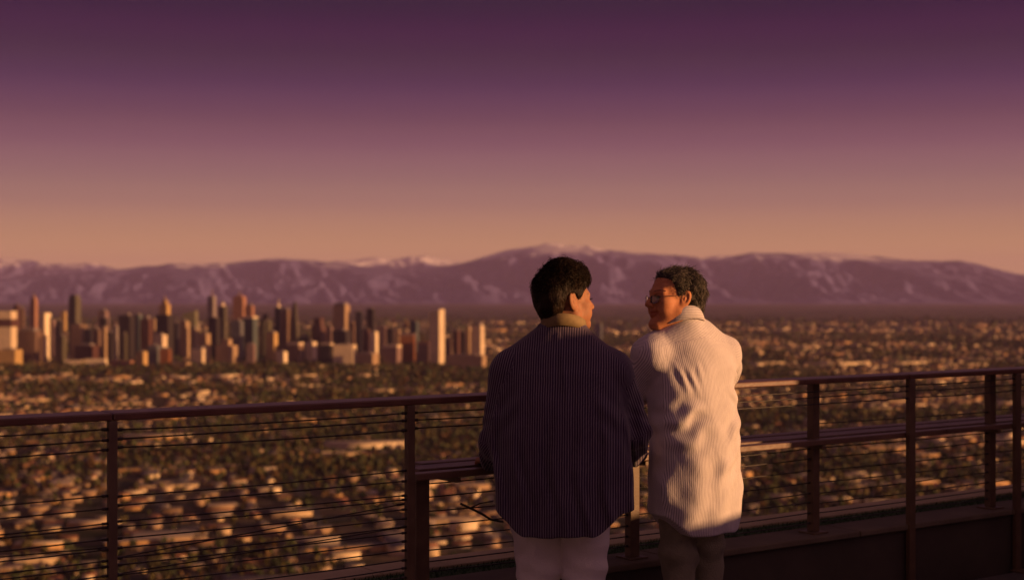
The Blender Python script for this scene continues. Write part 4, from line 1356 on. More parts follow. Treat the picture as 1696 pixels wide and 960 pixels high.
# ---- hair: a close cap of clumps plus thousands of strands
def strands(base, nrm, flow, length, lift, curl, turns, radius, r_, segs=6):
    n = len(base)
    L = length * r_.uniform(.6, 1.25, (n, 1))
    d0 = flow + nrm * lift + r_.normal(0, .18, (n, 3))
    d0 /= np.linalg.norm(d0, axis=1, keepdims=True)
    a = np.cross(d0, nrm); a /= np.linalg.norm(a, axis=1, keepdims=True) + 1e-9
    b_ = np.cross(d0, a)
    ph = r_.uniform(0, 6.28, (n, 1)); cw_ = curl * r_.uniform(.5, 1.4, (n, 1)); tn = turns * r_.uniform(.6, 1.3, (n, 1))
    pts = []
    for s in range(segs):
        u = s / (segs - 1)
        bend = -nrm * (u ** 2) * L * .55 * np.clip(lift * 1.4, 0, 1)
        p = base + d0 * L * u + bend + cw_ * u ** .5 * (a * (np.cos(ph + tn * u * 6.28) - np.cos(ph)) + b_ * (np.sin(ph + tn * u * 6.28) - np.sin(ph)))
        pts.append(p)
    Pt = np.stack(pts, 1)                                # n, segs, 3
    t = np.gradient(Pt, axis=1); t /= np.linalg.norm(t, axis=2, keepdims=True) + 1e-9
    s1 = np.cross(t, nrm[:, None] + .01); s1 /= np.linalg.norm(s1, axis=2, keepdims=True) + 1e-9
    s2 = np.cross(t, s1)
    rad = radius * (1 - .75 * np.linspace(0, 1, segs) ** 2)[None, :, None]
    V = np.stack([Pt + rad * (math.cos(k * 2.094) * s1 + math.sin(k * 2.094) * s2) for k in range(3)], 2)   # n,segs,3,3
    V = V.reshape(-1, 3)
    idx = np.arange(n * segs * 3).reshape(n, segs, 3)
    Fq = []
    for k in range(3):
        k2 = (k + 1) % 3
        Fq.append(np.stack([idx[:, :-1, k], idx[:, :-1, k2], idx[:, 1:, k2], idx[:, 1:, k]], -1).reshape(-1, 4))
    return V, np.concatenate(Fq)

class Head:
    """places the head field in the person's frame"""
    def __init__(self, c, yaw, pitch=0.0, roll=0.0, s=1.0, older=False):
        R = Matrix.Rotation(yaw, 3, 'Z') @ Matrix.Rotation(pitch, 3, 'X') @ Matrix.Rotation(roll, 3, 'Y')
        self.R = np.array(R); self.c = np.asarray(c, float); self.s = s; self.older = older
    def inv(self, P): return ((P - self.c) @ self.R) / self.s
    def out(self, Q): return (Q * self.s) @ self.R.T + self.c
    def vec(self, Q): return Q @ self.R.T
    def sdf(self, P): return head_sdf(self.inv(P), self.older) * self.s

def sleeve(P, sh, el, wr, r):
    d = cap_(P, sh, el, r[0], r[1])
    return smin(d, cap_(P, el, wr, r[1] * .97, r[2]), .03)
def sleeve_coord(P, sh, el, wr):
    """which bone a point belongs to, and its way round it"""
    def one(a, b_):
        a = np.asarray(a, float); b_ = np.asarray(b_, float); t = (b_ - a) / np.linalg.norm(b_ - a)
        ref = np.array([0, -1.0, .2]); ref -= t * (ref @ t); ref /= np.linalg.norm(ref); sd = np.cross(t, ref)
        q = P - a
        return q @ sd, cap_(P, a, b_, 0, 0)
    s1, d1 = one(sh, el); s2, d2 = one(el, wr)
    return np.where(d1 < d2, s1, s2), np.minimum(d1, d2)

def collar_mesh(c, rx, ry, tilt, h, flare, fold, thick=.004, nseg=72, gap=.5, wave=0.0):
    """a folded shirt collar: stands up round the neck, turns over and comes down outside"""
    prof = [(-.004, -.012), (-.002, h * .45), (.000, h * .9), (.004, h), (.010, h * .97), (.012 + flare * .4, h * .6), (.014 + flare, h * .6 - fold)]
    inner = [(a - thick, z - (.003 if i in (2, 3, 4) else 0)) for i, (a, z) in enumerate(prof)]
    ring = prof + inner[::-1]
    V = []; m = len(ring)
    th = np.linspace(math.pi / 2 + gap, 2.5 * math.pi - gap, nseg)
    for t in th:
        ca, sa = math.cos(t), math.sin(t)
        w = wave * math.sin(3 * t + .7)
        for (a, z) in ring:
            x, y = (rx + a) * ca, (ry + a) * sa
            V.append((x, y, z + w * (z / max(h, .01)) + y * math.tan(tilt)))
    V = np.array(V) + np.array(c)
    idx = np.arange(nseg * m).reshape(nseg, m)
    nx = np.roll(idx, -1, 1)
    Fq = np.stack([idx[:-1], idx[1:], nx[1:], nx[:-1]], -1).reshape(-1, 4)
    caps = np.stack([idx[0][::-1], idx[-1]])
    return V, Fq, caps

def shoe(name, c, yaw, mat, parent):
    b = MB(); n = 14
    out = [(-.036, -.115), (-.041, -.05), (-.043, .03), (-.047, .10), (-.036, .15), (-.012, .172), (.016, .168), (.036, .14), (.045, .09), (.040, .02), (.036, -.05), (.033, -.115), (.0, -.135)]
    layers = [(0, 1.0, 1.0), (.022, 1.02, 1.01), (.05, .96, .98), (.075, .78, .82), (.095, .62, .6)]
    V = []; k = len(out)
    for z, sx, sy in layers:
        off = -.03 * (1 - sy)
        V += [(x * sx, y * sy + off - (z > .06) * .035, z) for x, y in out]
    Fc = [tuple(range(k))[::-1], tuple((len(layers) - 1) * k + i for i in range(k))]
    for l in range(len(layers) - 1):
        Fc += [(l * k + i, l * k + (i + 1) % k, (l + 1) * k + (i + 1) % k, (l + 1) * k + i) for i in range(k)]
    b.add([tuple(Matrix.Rotation(yaw, 3, 'Z') @ Vector(p) + Vector(c)) for p in V], Fc)
    o = b.build(name, mat, parent, smooth=True)
    return o

SHOE = pmat('dark_leather', (0.04, 0.028, 0.022), (0.025, 0.018, 0.015), rough=.45, scale=20)
# ================================================================== person in the navy shirt
def to_local(base, yaw):
    B = np.asarray(base, float); c, s = math.cos(-yaw), math.sin(-yaw)
    def f(p):
        q = np.asarray(p, float) - B
        return np.array([q[0] * c - q[1] * s, q[0] * s + q[1] * c, q[2]])
    return f

def build_person(base, yaw, label, headspec, torso, shoulders, arms, shirt, pants, skin, hairfn, collars, shirt_mat, pant_mat, hand_dirs, extra=None, neck=None):
    root = empty('person', base, yaw); tag(root, label, 'person')
    L = to_local(base, yaw)
    hd = headspec
    arms = {k: [L(p) for p in v] for k, v in arms.items()}
    hands = {}
    for k, (u, v, n, curl) in hand_dirs.items():
        c, s = math.cos(-yaw), math.sin(-yaw)
        rot = lambda q: np.array([q[0] * c - q[1] * s, q[0] * s + q[1] * c, q[2]])
        u, v, n = (rot(np.asarray(q, float)) for q in (u, v, n))
        u /= np.linalg.norm(u); v -= u * (v @ u); v /= np.linalg.norm(v); n2 = np.cross(u, v); n2 *= np.sign(n2 @ n)
        hands[k] = hand_parts(arms[k][2], u, v, n2, curl)
    nk0, nk1 = neck
    def body(P):
        d = loft(P, [(z, cx, cy_, rx - .035, ry - .035) for z, cx, cy_, rx, ry in torso if rx > .06 and z > .71])
        for a, b_, r0, r1 in shoulders:
            d = smin(d, cap_(P, a, b_, r0 - .025, r1 - .025), .05)
        d = smin(d, neck_sdf(P, nk1, nk0), .045)
        d = smin(d, hd.sdf(P), .02)
        for k, (sh, el, wr) in arms.items():
            d = smin(d, cap_(P, sh, el, .052, .043), .03)
            d = smin(d, cap_(P, el, wr, .043, .028), .015)
            d = smin(d, hand_sdf(P, hands[k]), .012)
        for (hip, kn, an, r) in pants['legs']:
            d = smin(d, cap_(P, hip, kn, r[0] - .03, r[1] - .018), .02)
            d = smin(d, cap_(P, kn, an, r[1] - .015, .038), .02)
            d = smin(d, cap_(P, np.array(an) + (0, -.02, -.03), np.array(an) + (0, .11, -.04), .03, .022), .02)
        return d
    hlo, hhi = hd.c - .155, hd.c + .155; hlo[2] -= .03
    parts = [drop(*snet(body, (-.5, -.35, .0), (.5, .75, hhi[2]), .012), lambda c: ~boxmask(c, hlo + .003, hhi - .003) & ~np.any([boxmask(c, arms[k][2] - .15, arms[k][2] + .15) for k in arms], axis=0))]
    parts.append(snet(body, hlo, hhi, .0024))
    for k in arms:
        v, f = snet(body, arms[k][2] - .15, arms[k][2] + .15, .0036)
        others = [j for j in arms if j < k]
        parts.append(drop(v, f, lambda c: ~np.any([boxmask(c, arms[j][2] - .15, arms[j][2] + .15) for j in others], axis=0) if others else np.ones(len(c), bool)))
    V, Fq = merge(parts)
    me = mesh_np('body', V, [Fq], True)
    Q = hd.inv(V); X = Q.copy(); X[:, 0] = np.abs(X[:, 0])
    lip = np.maximum(gauss(cap_(X, (0, .100, -.056), (.022, .086, -.058), 0, 0), .0075), gauss(cap_(X, (0, .098, -.067), (.019, .085, -.065), 0, 0), .0075))
    eye = sstep(.0145, .0125, np.linalg.norm((X - np.array([.031, .082, .001])) / np.array([1, 1, .62]), axis=1)) * (Q[:, 1] > .07)
    vattr(me, 'lip', lip); vattr(me, 'eye', eye)
    link('body', me, root, [skin])
    # shirt
    def cloth(P):
        d = loft(P, torso, shirt.get('p', 2.4))
        for a, b_, r0, r1 in shoulders:
            d = smin(d, cap_(P, a, b_, r0, r1), .055)
        nb = shirt['neckband']; d = smin(d, cap_(P, nb[0], nb[1], nb[2], nb[2]), .05)
        for k, (sh, el, wr) in arms.items():
            e = el if shirt['cuff'][k] <= 0 else el
            cu = shirt['cuff'][k]
            w = np.array(el) + (np.array(wr) - np.array(el)) * cu
            ds = sleeve(P, sh, el, w, shirt['rs'])
            # gathers round the bend of the elbow and along the sleeve
            t = P - np.array(el)
            ds = ds + shirt.get('gather', .0045) * np.sin((P @ np.array([.3, .5, 1.0])) * 95 + 2 * np.sin(P[:, 2] * 30)) * gauss(np.linalg.norm(t, axis=1), .13) + .003 * sines(P, 9, 6, 5)
            d = smin(d, ds, .03)
        d = d + shirt['folds'](P)
        d = smax(d, shirt['hem'](P) - P[:, 2], .006)
        return d
    lo = shirt['lo']; hi = shirt['hi']
    v, f = snet(cloth, lo, hi, .0052)
    v, f = drop(v, f, lambda c: c[:, 2] > .2)
    me = mesh_np('shirt', v, [f], True)
    cyv = np.interp(v[:, 2], [t[0] for t in sorted(torso)], [t[2] for t in sorted(torso)])
    st = v[:, 0] + np.sign(v[:, 0]) * np.maximum(0, v[:, 1] - cyv + .06)
    yk = shirt.get('yoke')
    if yk is not None: st = np.where(v[:, 2] > yk(v), v[:, 2] * 1.0 + .35 * v[:, 0], st)
    dt = loft(v, torso, shirt.get('p', 2.4))
    for a, b_, r0, r1 in shoulders: dt = np.minimum(dt, cap_(v, a, b_, r0, r1))
    for k, (sh, el, wr) in arms.items():
        w = np.array(el) + (np.array(wr) - np.array(el)) * shirt['cuff'][k]
        sc_, ds = sleeve_coord(v, sh, el, w)
        ds = np.minimum(cap_(v, sh, el, shirt['rs'][0], shirt['rs'][1]), cap_(v, el, w, shirt['rs'][1], shirt['rs'][2]))
        outer = (np.abs(v[:, 0]) > shirt['armx']) | (v[:, 1] > .17)
        st = np.where((ds < dt - .004) & outer, sc_ + .3, st)
    vattr(me, 'stripe', st)
    so = link('shirt', me, root, [shirt_mat])
    sm = so.modifiers.new('smooth', 'SMOOTH'); sm.factor = .5; sm.iterations = 3
    for spec, mat in collars:
        V, Fq, caps = collar_mesh(**spec)
        me = mesh_np('collar', V, [Fq, caps], True)
        vattr(me, 'stripe', np.linspace(0, 1, 1)[0] + V[:, 2] * 1.0 + .0 * V[:, 0])
        link('collar', me, so, [mat])
    # trousers
    def trous(P):
        d = loft(P, pants['hips'], 2.3)
        for (hip, kn, an, r) in pants['legs']:
            d2 = cap_(P, hip, kn, r[0], r[1]); d2 = smin(d2, cap_(P, kn, an, r[1], r[2]), .05)
            d = smin(d, d2, pants.get('k', .018))
        return d + pants['folds'](P)
    v, f = snet(trous, (-.34, -.32, .055), (.34, .34, 1.0), .0065)
    me = mesh_np('trousers', v, [f], True)
    po = link('trousers', me, root, [pant_mat])
    for (hip, kn, an, r), sg in zip(pants['legs'], (1, -1)):
        shoe('shoe', (an[0], an[1] + .02, .0), sg * .12, SHOE, root)
    hairfn(root, hd, body)
    if extra: extra(root, hd)
    return root

def shell_hair(name, root, hd, mask, thick, mat, seed, step=.0032, bumps=(.004, 55)):
    """hair mass: scalp offset outward where the mask is positive"""
    def f(P):
        Q = hd.inv(P)
        d = np.minimum(ell(Q, (0, -.012, .035), (.076, .097, .086)), smin(ell(Q, (0, -.012, .035), (.076, .097, .086)), ell(Q, (0, -.03, -.03), (.060, .062, .085)), .03))
        th = thick(Q)
        d = d - th - bumps[0] * sines(Q, bumps[1] / 6.28, 9, seed) - .45 * bumps[0] * sines(Q, bumps[1] / 2.6, 9, seed + 1)
        return smax(d, -mask(Q), .006) * hd.s
    v, fq = snet(f, hd.c - .17, hd.c + .17, step)
    me = mesh_np(name, v, [fq], True)
    o = link(name, me, root, [mat])
    return o, v, vnormals(v, fq), hd.inv(v)

HAIR1 = pmat('black_brown_hair', (0.010, 0.0055, 0.004), (0.024, 0.011, 0.006), rough=.5, scale=60, stretch=(1, 1, .3), bump=.6, bscale=160, spec=.15)
HAIR2 = pmat('dark_greying_hair', (0.022, 0.016, 0.012), (0.07, 0.055, 0.045), rough=.5, scale=70, stretch=(1, 1, .4), bump=.6, bscale=160, spec=.35)
HAIR2B = pmat('silver_hair', (0.16, 0.13, 0.11), (0.26, 0.22, 0.18), rough=.45, scale=60, spec=.4)
SKIN1 = skin_mat('skin_tan', (.42, .20, .105), (.36, .16, .08))
SKIN2 = skin_mat('skin_weathered', (.62, .27, .13), (.53, .21, .095))

# ---------------- left person
B1, Y1 = (0.19, 5.50, 0.0), math.radians(-6)
H1 = Head(to_local(B1, 0)((0.208, 5.53, 1.474)), math.radians(-62) - Y1, pitch=math.radians(3), roll=0, s=1.03)
# head centre given in world offsets; turn into the person's frame
_l1 = to_local(B1, Y1)
H1.c = _l1((0.207, 5.53, 1.474))
T1_ = [(.50, 0, -.005, .262, .185), (.60, 0, -.005, .263, .190), (.72, 0, -.008, .262, .192), (.85, 0, -.010, .258, .190), (1.0, 0, -.004, .248, .182), (1.1, 0, .0, .240, .172),
       (1.2, 0, .006, .214, .155), (1.28, 0, .014, .165, .130), (1.335, 0, .02, .118, .100), (1.375, 0, .025, .075, .078)]
S1 = [((.06, .012, 1.315), (.192, .010, 1.205), .060, .080), ((-.06, .012, 1.315), (-.192, .010, 1.205), .060, .080)]
A1 = {'l': [(-.008, 5.51, 1.205), (-.060, 5.535, .925), (-.088, 5.745, .835)],
      'r': [(.385, 5.50, 1.205), (.478, 5.60, .965), (.500, 5.86, .838)]}
def folds1(P):
    x, y, z = P[:, 0], P[:, 1], P[:, 2]
    low = sstep(1.25, .80, z)
    w = x + .02 * np.sin(z * 7 + 1) + .012 * np.sin(z * 17 + x * 8)
    d = -.0065 * low * np.sin(w * 2 * math.pi / .085) * (y < .05)
    d += -.0035 * low * np.sin(w * 2 * math.pi / .047 + 1.3)
    d += -.010 * sstep(1.0, .62, z) * np.sin(np.arctan2(x, -y) * 5 + .8)
    up = sstep(.95, 1.25, z) * sstep(1.37, 1.33, z) * (y < .02)
    d += -.0075 * up * (gauss(x + .012 + (1.33 - z) * .10, .010) + gauss(x - .000 - (1.33 - z) * .16, .009)) + .006 * up * gauss(x + .004 - (1.33 - z) * .03, .018)
    # pull from the armpits
    for sx in (-1, 1):
        q = sx * x
        d += .005 * np.sin((z - 1.05 + q * .9) * 62) * gauss(q - .19, .05) * gauss(z - 1.06, .12)
    return d + .0035 * sines(P, 4.5, 7, 11)
def hem1(P):
    ax = np.abs(P[:, 0])
    return .592 + .085 * sstep(.13, .255, ax) + .004 * np.sin(P[:, 0] * 22) + .03 * (P[:, 1] > .05)
L1 = [((.108, .0, .76), (.086, .012, .44), (.085, -.01, .085), (.118, .079, .066)), ((-.108, .0, .76), (-.086, .03, .44), (-.085, .03, .085), (.118, .079, .066))]
def pfold1(P):
    x, y, z = P[:, 0], P[:, 1], P[:, 2]
    return .005 * gauss(x + .012 * (z - .5), .004) * (y < 0) - .003 * gauss(z - .545 - .5 * (x - .05) ** 2 * 8, .004) * (y < 0) * (x > 0) + .003 * np.sin(z * 55 + np.abs(x) * 40 + 2 * np.sin(x * 20)) * gauss(z - .56, .12) + .004 * sines(P, 5, 6, 23) + .003 * np.sin(z * 70 + x * 25) * gauss(z - .42, .06)
SHIRT1 = stripe_mat('navy_pinstripe_cloth', (.040, .027, .058), (.27, .205, .26), .0094, .30, .34, sheen=.15, bump=.3)
COL1 = pmat('khaki_collar', (.30, .215, .10), (.20, .14, .065), rough=.85, scale=30, bump=.12, bscale=200)
PANT1 = pmat('pale_grey_trousers', (.84, .78, .75), (.76, .70, .67), rough=.85, scale=6, bump=.35, bscale=180)

def hair_left(root, hd, body):
    r_ = np.random.default_rng(31)
    def mask(Q):
        # hairline: high in front, sideburn before the ear, round behind the ear, low on the nape
        x, y, z = np.abs(Q[:, 0]), Q[:, 1], Q[:, 2]
        front = .062 + .012 * np.cos(x * 40)                       # forehead line height
        side = np.interp(y, [-.12, -.085, -.065, -.050, -.040, -.014, .002, .010, .020, .030, .042, .075, .1], [-.088, -.080, -.060, -.034, .024, .034, .030, .012, .006, .018, .040, .066, .070])
        return (z - side)
    def thick(Q):
        z, y = Q[:, 2], Q[:, 1]
        return .010 + .024 * sstep(.04, .12, z) * sstep(-.115, -.02, y) + .013 * sstep(-.03, -.10, y) * sstep(-.075, -.01, z) * sstep(.13, .05, z) - .006 * sstep(-.03, -.09, z)
    o, v, n, Q = shell_hair('hair', root, hd, mask, thick, HAIR1, 3)
    ok = np.where(mask(Q) > .001)[0]
    s1 = r_.choice(ok, 7000)
    up = sstep(.035, .10, Q[s1, 2])[:, None]                       # short and flat below, longer curls on top
    down = hd.vec(np.array([[0, -.25, -1.0]]))[0]; fwd = hd.vec(np.array([[.2, .8, 0]]))[0]
    fl = down * (1 - up) + fwd * up
    fl = fl - n[s1] * (fl * n[s1]).sum(1, keepdims=True) + r_.normal(0, .5, (len(s1), 3)) * up
    A = strands(v[s1] - n[s1] * .003, n[s1], fl, .012 + .022 * up, .06 + .75 * up, .0014 + .0052 * up, .8 + .7 * up, .0007 + .0003 * up[:, :, None], r_, 9)
    tp = np.where((mask(Q) > .02) & (Q[:, 2] > .085))[0]; s2 = r_.choice(tp, 240)
    Bq = strands(v[s2] - n[s2] * .004, n[s2], r_.normal(0, .7, (240, 3)), .048, .9, .0085, 1.4, .0013, r_, 14)
    V, Fq = merge([A, Bq])
    _h = link('hair_strands', mesh_np('hair_strands', V, [Fq], True), o, [HAIR1])
    tag(_h, kind='stuff')
    # eyelashes and brow of the turned face
    b = MB()
    for k in range(26):
        u = k / 25; x = .012 + .04 * u
        for sx in (-1, 1):
            p = np.array([sx * x, .0950 - .02 * u - .007 * u * u, .021 + .006 * math.sin(u * 2.6)])
            q = p + np.array([sx * .010, -.001, .002])
            b.tube([tuple(hd.out(p)), tuple(hd.out(q))], [.0011, .0004], 3)
    for k in range(12):
        u = k / 11
        for sx in (-1, 1):
            p = np.array([sx * (.021 + .02 * u), .092 - .004 * u, .004]); q = p + np.array([sx * .004 * u, .010, .003])
            b.tube([tuple(hd.out(p)), tuple(hd.out(q))], [.0008, .0003], 3)
    tag(b.build('eyebrows', HAIR1, root), kind='stuff')

build_person(B1, Y1, 'person in a dark navy pinstriped shirt and pale trousers, seen from behind at the railing', H1, T1_, S1, A1,
    dict(folds=folds1, hem=hem1, cuff={'l': .93, 'r': .93}, rs=(.078, .068, .048), lo=(-.42, -.30, .54), hi=(.46, .52, 1.46), armx=.175, neckband=((0, .012, 1.28), (.006, .012, 1.335), .071)),
    dict(hips=[(.66, 0, 0, .218, .160), (.80, 0, 0, .225, .165), (.93, 0, 0, .20, .15)], legs=L1, folds=pfold1, k=.012),
    SKIN1, hair_left,
    [(dict(c=(.008, .022, 1.345), rx=.078, ry=.080, tilt=math.radians(-22), h=.050, flare=.001, fold=.030, gap=.35), COL1)],
    SHIRT1, PANT1,
    {'l': ((-.25, .96, -.12), (.9, .25, 0), (0, .1, 1), (.25, .35, .25)), 'r': ((-.35, .93, -.12), (-.9, -.3, 0), (0, .1, 1), (.25, .35, .25))},
    neck=((0, .02, 1.30), H1.c + np.array([-.01, -.012, -.055])))

# ---------------- right person
B2, Y2 = (0.752, 5.95, 0.0), math.radians(26)
_l2 = to_local(B2, Y2)
H2 = Head(_l2((0.674, 5.955, 1.482)), math.radians(113) - Y2, pitch=math.radians(3), roll=math.radians(2), s=1.05, older=True)
T2_ = [(.44, 0, -.02, .203, .150), (.55, 0, -.022, .205, .155), (.70, 0, -.024, .207, .160), (.85, 0, -.022, .204, .160), (1.0, 0, -.012, .196, .152), (1.1, 0, -.004, .196, .146),
       (1.2, 0, .006, .196, .136), (1.28, 0, .016, .165, .120), (1.345, -.015, .030, .112, .098), (1.40, -.030, .040, .074, .080)]
S2 = [((.05, .018, 1.335), (.166, .030, 1.245), .066, .072), ((-.05, .018, 1.335), (-.180, .040, 1.255), .066, .078)]
A2 = {'l': [(.585, 5.885, 1.250), (.478, 6.015, 1.062), (.680, 6.235, 1.142)],
      'r': [(.900, 6.055, 1.245), (.950, 6.365, 1.160), (.765, 6.325, 1.142)]}
def seg2(x, z, a, b_):
    a = np.array(a); b_ = np.array(b_); ab = b_ - a
    t = np.clip(((x - a[0]) * ab[0] + (z - a[1]) * ab[1]) / (ab @ ab), 0, 1)
    return np.hypot(x - a[0] - t * ab[0], z - a[1] - t * ab[1]), t
def folds2(P):
    x, y, z = P[:, 0], P[:, 1], P[:, 2]
    back = sstep(.06, -.03, y)
    low = sstep(1.10, .70, z)
    w = x + .03 * np.sin(z * 6) + .01 * np.sin(z * 15)
    d = -.0045 * low * np.sin(w * 2 * math.pi / .13 + 1) * back
    # long soft creases pulled from the right side and the left arm
    for a, b_, dep, wd in [((.20, 1.02), (.02, .84), .010, .020), ((.20, .95), (-.03, .70), .009, .024), ((.19, .86), (.05, .66), .006, .022),
                           ((-.02, 1.06), (-.20, .96), .012, .022), ((.00, .98), (-.20, .86), .009, .024), ((.10, 1.12), (.19, 1.05), .006, .014),
                           ((-.10, 1.22), (-.06, 1.10), .004, .009), ((-.135, 1.22), (-.10, 1.08), .005, .010), ((-.06, 1.23), (-.04, 1.15), .003, .008),
                           ((.16, 1.18), (.195, 1.10), .006, .012)]:
        q, t = seg2(x, z + .012 * np.sin(x * 40 + z * 20), a, b_)
        d += (-dep * gauss(q, wd) + .55 * dep * gauss(q - 2.1 * wd, wd)) * np.sin(np.clip(t, .06, .94) * math.pi) * back
    d += -.0016 * gauss(z - 1.319 + .18 * np.abs(x), .005) * back       # yoke seam
    return d + .0050 * sines(P, 3.2, 7, 41) + .0018 * sines(P, 8, 8, 42)
def hem2(P):
    ax = np.abs(P[:, 0] - .01)
    return .518 + .075 * sstep(.10, .20, ax) + .003 * np.sin(P[:, 0] * 25) + .02 * (P[:, 1] > .05)
L2 = [((.082, .0, .72), (.082, .02, .43), (.088, .0, .085), (.094, .068, .06)), ((-.082, .0, .72), (-.072, -.01, .43), (-.075, -.03, .085), (.094, .070, .06))]
def pfold2(P):
    x, y, z = P[:, 0], P[:, 1], P[:, 2]
    return .005 * np.sin(z * 60 + x * 30 + 2 * np.sin(x * 30)) * gauss(z - .43, .09) + .0045 * sines(P, 6, 6, 29)
SHIRT2 = stripe_mat('white_blue_striped_cotton', (.76, .71, .72), (.36, .31, .36), .0068, .34, .3, sheen=.1, bump=.25)
PANT2 = pmat('olive_brown_trousers', (.30, .27, .19), (.22, .20, .14), rough=.9, scale=14, bump=.5, bscale=150)

def hair_right(root, hd, body):
    r_ = np.random.default_rng(37)
    def mask(Q):
        x, y, z = np.abs(Q[:, 0]), Q[:, 1], Q[:, 2]
        side = np.interp(y, [-.12, -.08, -.055, -.040, -.020, -.004, .006, .016, .026, .040, .058, .075, .1], [-.100, -.098, -.088, -.060, .028, .030, .012, .006, .030, .058, .070, .088, .100])
        return (z - side - .012 * gauss(x - .05, .02) * (y > .03))
    def thick(Q):
        z, y = Q[:, 2], Q[:, 1]
        return .004 + .001 * sstep(.03, .11, z) * sstep(.09, .0, y) + .019 * sstep(-.02, -.10, y) - .003 * sstep(-.06, -.1, z)
    o, v, n, Q = shell_hair('hair', root, hd, mask, thick, HAIR2, 7, bumps=(.0048, 78))
    ok = np.where(mask(Q) > .001)[0]
    s1 = r_.choice(ok, 6500)
    back = hd.vec(np.array([[0, -1.0, -.05]]))[0]; down = hd.vec(np.array([[0, -.35, -1.0]]))[0]
    wv = sstep(.05, -.05, Q[s1, 1])[:, None]
    fl = back * (1 - wv) + down * wv
    fl = fl - n[s1] * (fl * n[s1]).sum(1, keepdims=True)
    k = len(s1) * 3 // 4
    tl = 1 - .75 * sstep(.05, .11, Q[s1, 2])[:, None]             # lies flat on the crown
    A = strands(v[s1[:k]] - n[s1[:k]] * .002, n[s1[:k]], fl[:k], .030, .10 * tl[:k], .0016 + .0032 * tl[:k], 1.4, .0009, r_, 9)
    Bq = strands(v[s1[k:]] - n[s1[k:]] * .002, n[s1[k:]], fl[k:], .032, .12 * tl[k:], .0016 + .0034 * tl[k:], 1.4, .0010, r_, 9)
    _h = link('hair_strands', mesh_np('hair_strands', A[0], [A[1]], True), o, [HAIR2])
    tag(_h, kind='stuff')
    g = link('grey_hair_strands', mesh_np('grey_hair_strands', Bq[0], [Bq[1]], True), o, [HAIR2B])
    tag(g, kind='stuff')
    b = MB()
    for q in range(30):
        u = q / 29; x = .012 + .042 * u
        for sx in (-1, 1):
            for j in range(2):
                p = np.array([sx * x, .0955 - .020 * u - .008 * u * u, .022 + .005 * math.sin(u * 2.8) + .002 * j])
                e = p + np.array([sx * .009, .001, .0025])
                b.tube([tuple(hd.out(p)), tuple(hd.out(e))], [.0011, .0004], 3)
    tag(b.build('eyebrows', HAIR2, root), kind='stuff')
FRAME = pmat('thin_metal_frame', (.20, .16, .13), (.15, .12, .10), rough=.25, metal=.9, scale=30)
def glass_mat():
    m, nt, b = nodes_of('spectacle_lens')
    nt.nodes.remove(b)
    tr = nt.nodes.new('ShaderNodeBsdfTransparent'); tr.inputs[0].default_value = (.86, .84, .82, 1)
    gl = nt.nodes.new('ShaderNodeBsdfGlossy'); gl.inputs['Roughness'].default_value = .05
    lw = nt.nodes.new('ShaderNodeFresnel'); lw.inputs['IOR'].default_value = 1.4
    mx = nt.nodes.new('ShaderNodeMixShader')
    nt.links.new(lw.outputs[0], mx.inputs[0]); nt.links.new(tr.outputs[0], mx.inputs[1]); nt.links.new(gl.outputs[0], mx.inputs[2])
    nt.links.new(mx.outputs[0], nt.nodes['Material Output'].inputs['Surface'])
    return m
LENS = glass_mat()
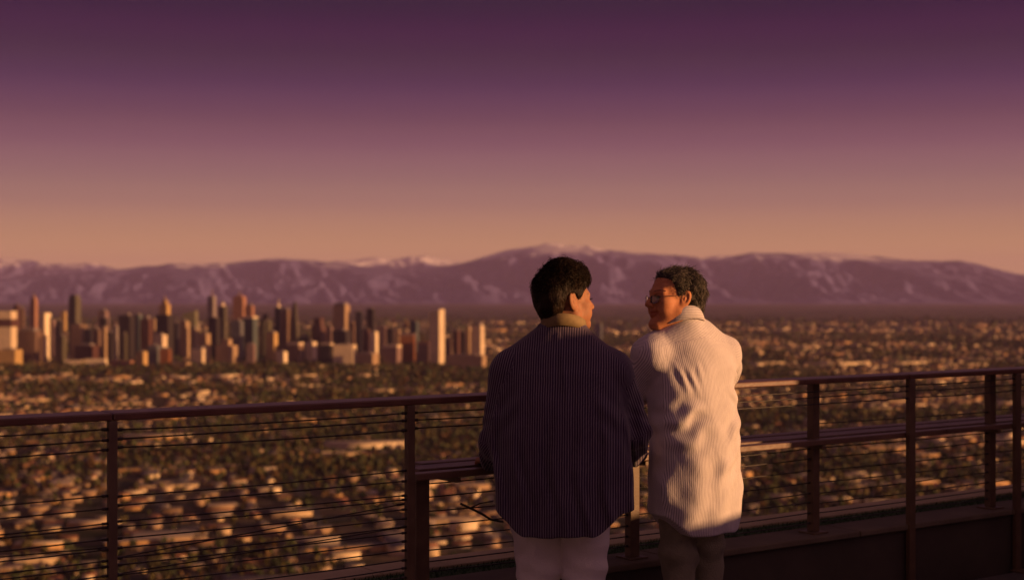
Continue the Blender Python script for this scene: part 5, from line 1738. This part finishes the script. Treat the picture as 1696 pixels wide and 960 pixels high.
def glasses(root, hd):
    g = empty('glasses', (0, 0, 0)); g.parent = root
    yf, zc = .108, -.004
    for sx in (-1, 1):
        ring = []
        for k in range(25):
            t = k / 24 * 2 * math.pi
            x = .0315 + .0235 * math.cos(t); z = zc + .0155 * (abs(math.sin(t)) ** .8) * math.copysign(1, math.sin(t)) 
            ring.append(np.array([sx * x, yf - .0045 * (x / .03) ** 2, z - .003]))
        b = MB(); b.tube([tuple(hd.out(p)) for p in ring], .0011, 6, cap=False); b.build('rim', FRAME, g, smooth=True)
        b = MB(); c = sum(ring[:-1]) / 24
        fr = [tuple(hd.out(p)) for p in ring[:-1]]; bk = [tuple(hd.out(p - np.array([0, .0015, 0]))) for p in ring[:-1]]
        n = 24
        b.add(fr + bk, [tuple(range(n)), tuple(range(n, 2 * n))[::-1]] + [(i, i + n, (i + 1) % n + n, (i + 1) % n) for i in range(n)])
        b.build('lens', LENS, g)
        b = MB(); b.tube([tuple(hd.out(np.array(p))) for p in [(sx * .055, yf - .014, zc + .006), (sx * .068, .085, zc + .008), (sx * .077, .03, zc + .014), (sx * .080, -.005, zc + .020), (sx * .081, -.028, zc + .002)]], .0013, 6)
        b.build('temple', FRAME, g, smooth=True)
    b = MB(); b.tube([tuple(hd.out(np.array(p))) for p in [(-.009, yf - .001, zc + .002), (0, yf + .003, zc + .006), (.009, yf - .001, zc + .002)]], .0011, 6)
    b.build('bridge', FRAME, g, smooth=True)

build_person(B2, Y2, 'person with glasses and greying hair in white striped shirt, leaning on the railing', H2, T2_, S2, A2,
    dict(folds=folds2, hem=hem2, p=2.05, gather=.008, cuff={'l': .55, 'r': .35}, rs=(.076, .068, .062), lo=(-.42, -.30, .47), hi=(.46, .52, 1.48), armx=.165, neckband=((-.02, .02, 1.29), (-.034, .034, 1.350), .073), yoke=lambda v: 1.325 - .18 * np.abs(v[:, 0]) + (v[:, 1] > .06) * 9),
    dict(hips=[(.62, 0, 0, .178, .130), (.76, 0, 0, .185, .135), (.90, 0, 0, .17, .13)], legs=L2, folds=pfold2, k=.012),
    SKIN2, hair_right,
    [(dict(c=(-.034, .040, 1.366), rx=.079, ry=.084, tilt=math.radians(-24), h=.046, flare=.014, fold=.040, gap=.35, wave=.004), SHIRT2)],
    SHIRT2, PANT2,
    {'l': ((.82, .57, .0), (-.57, .8, .1), (0, 0, 1), (.3, .4, .3)), 'r': ((-.82, -.50, 0), (-.5, .8, .1), (0, 0, 1), (.3, .4, .3))},
    extra=glasses, neck=((-.025, .03, 1.33), H2.c + np.array([.005, -.03, -.055])))
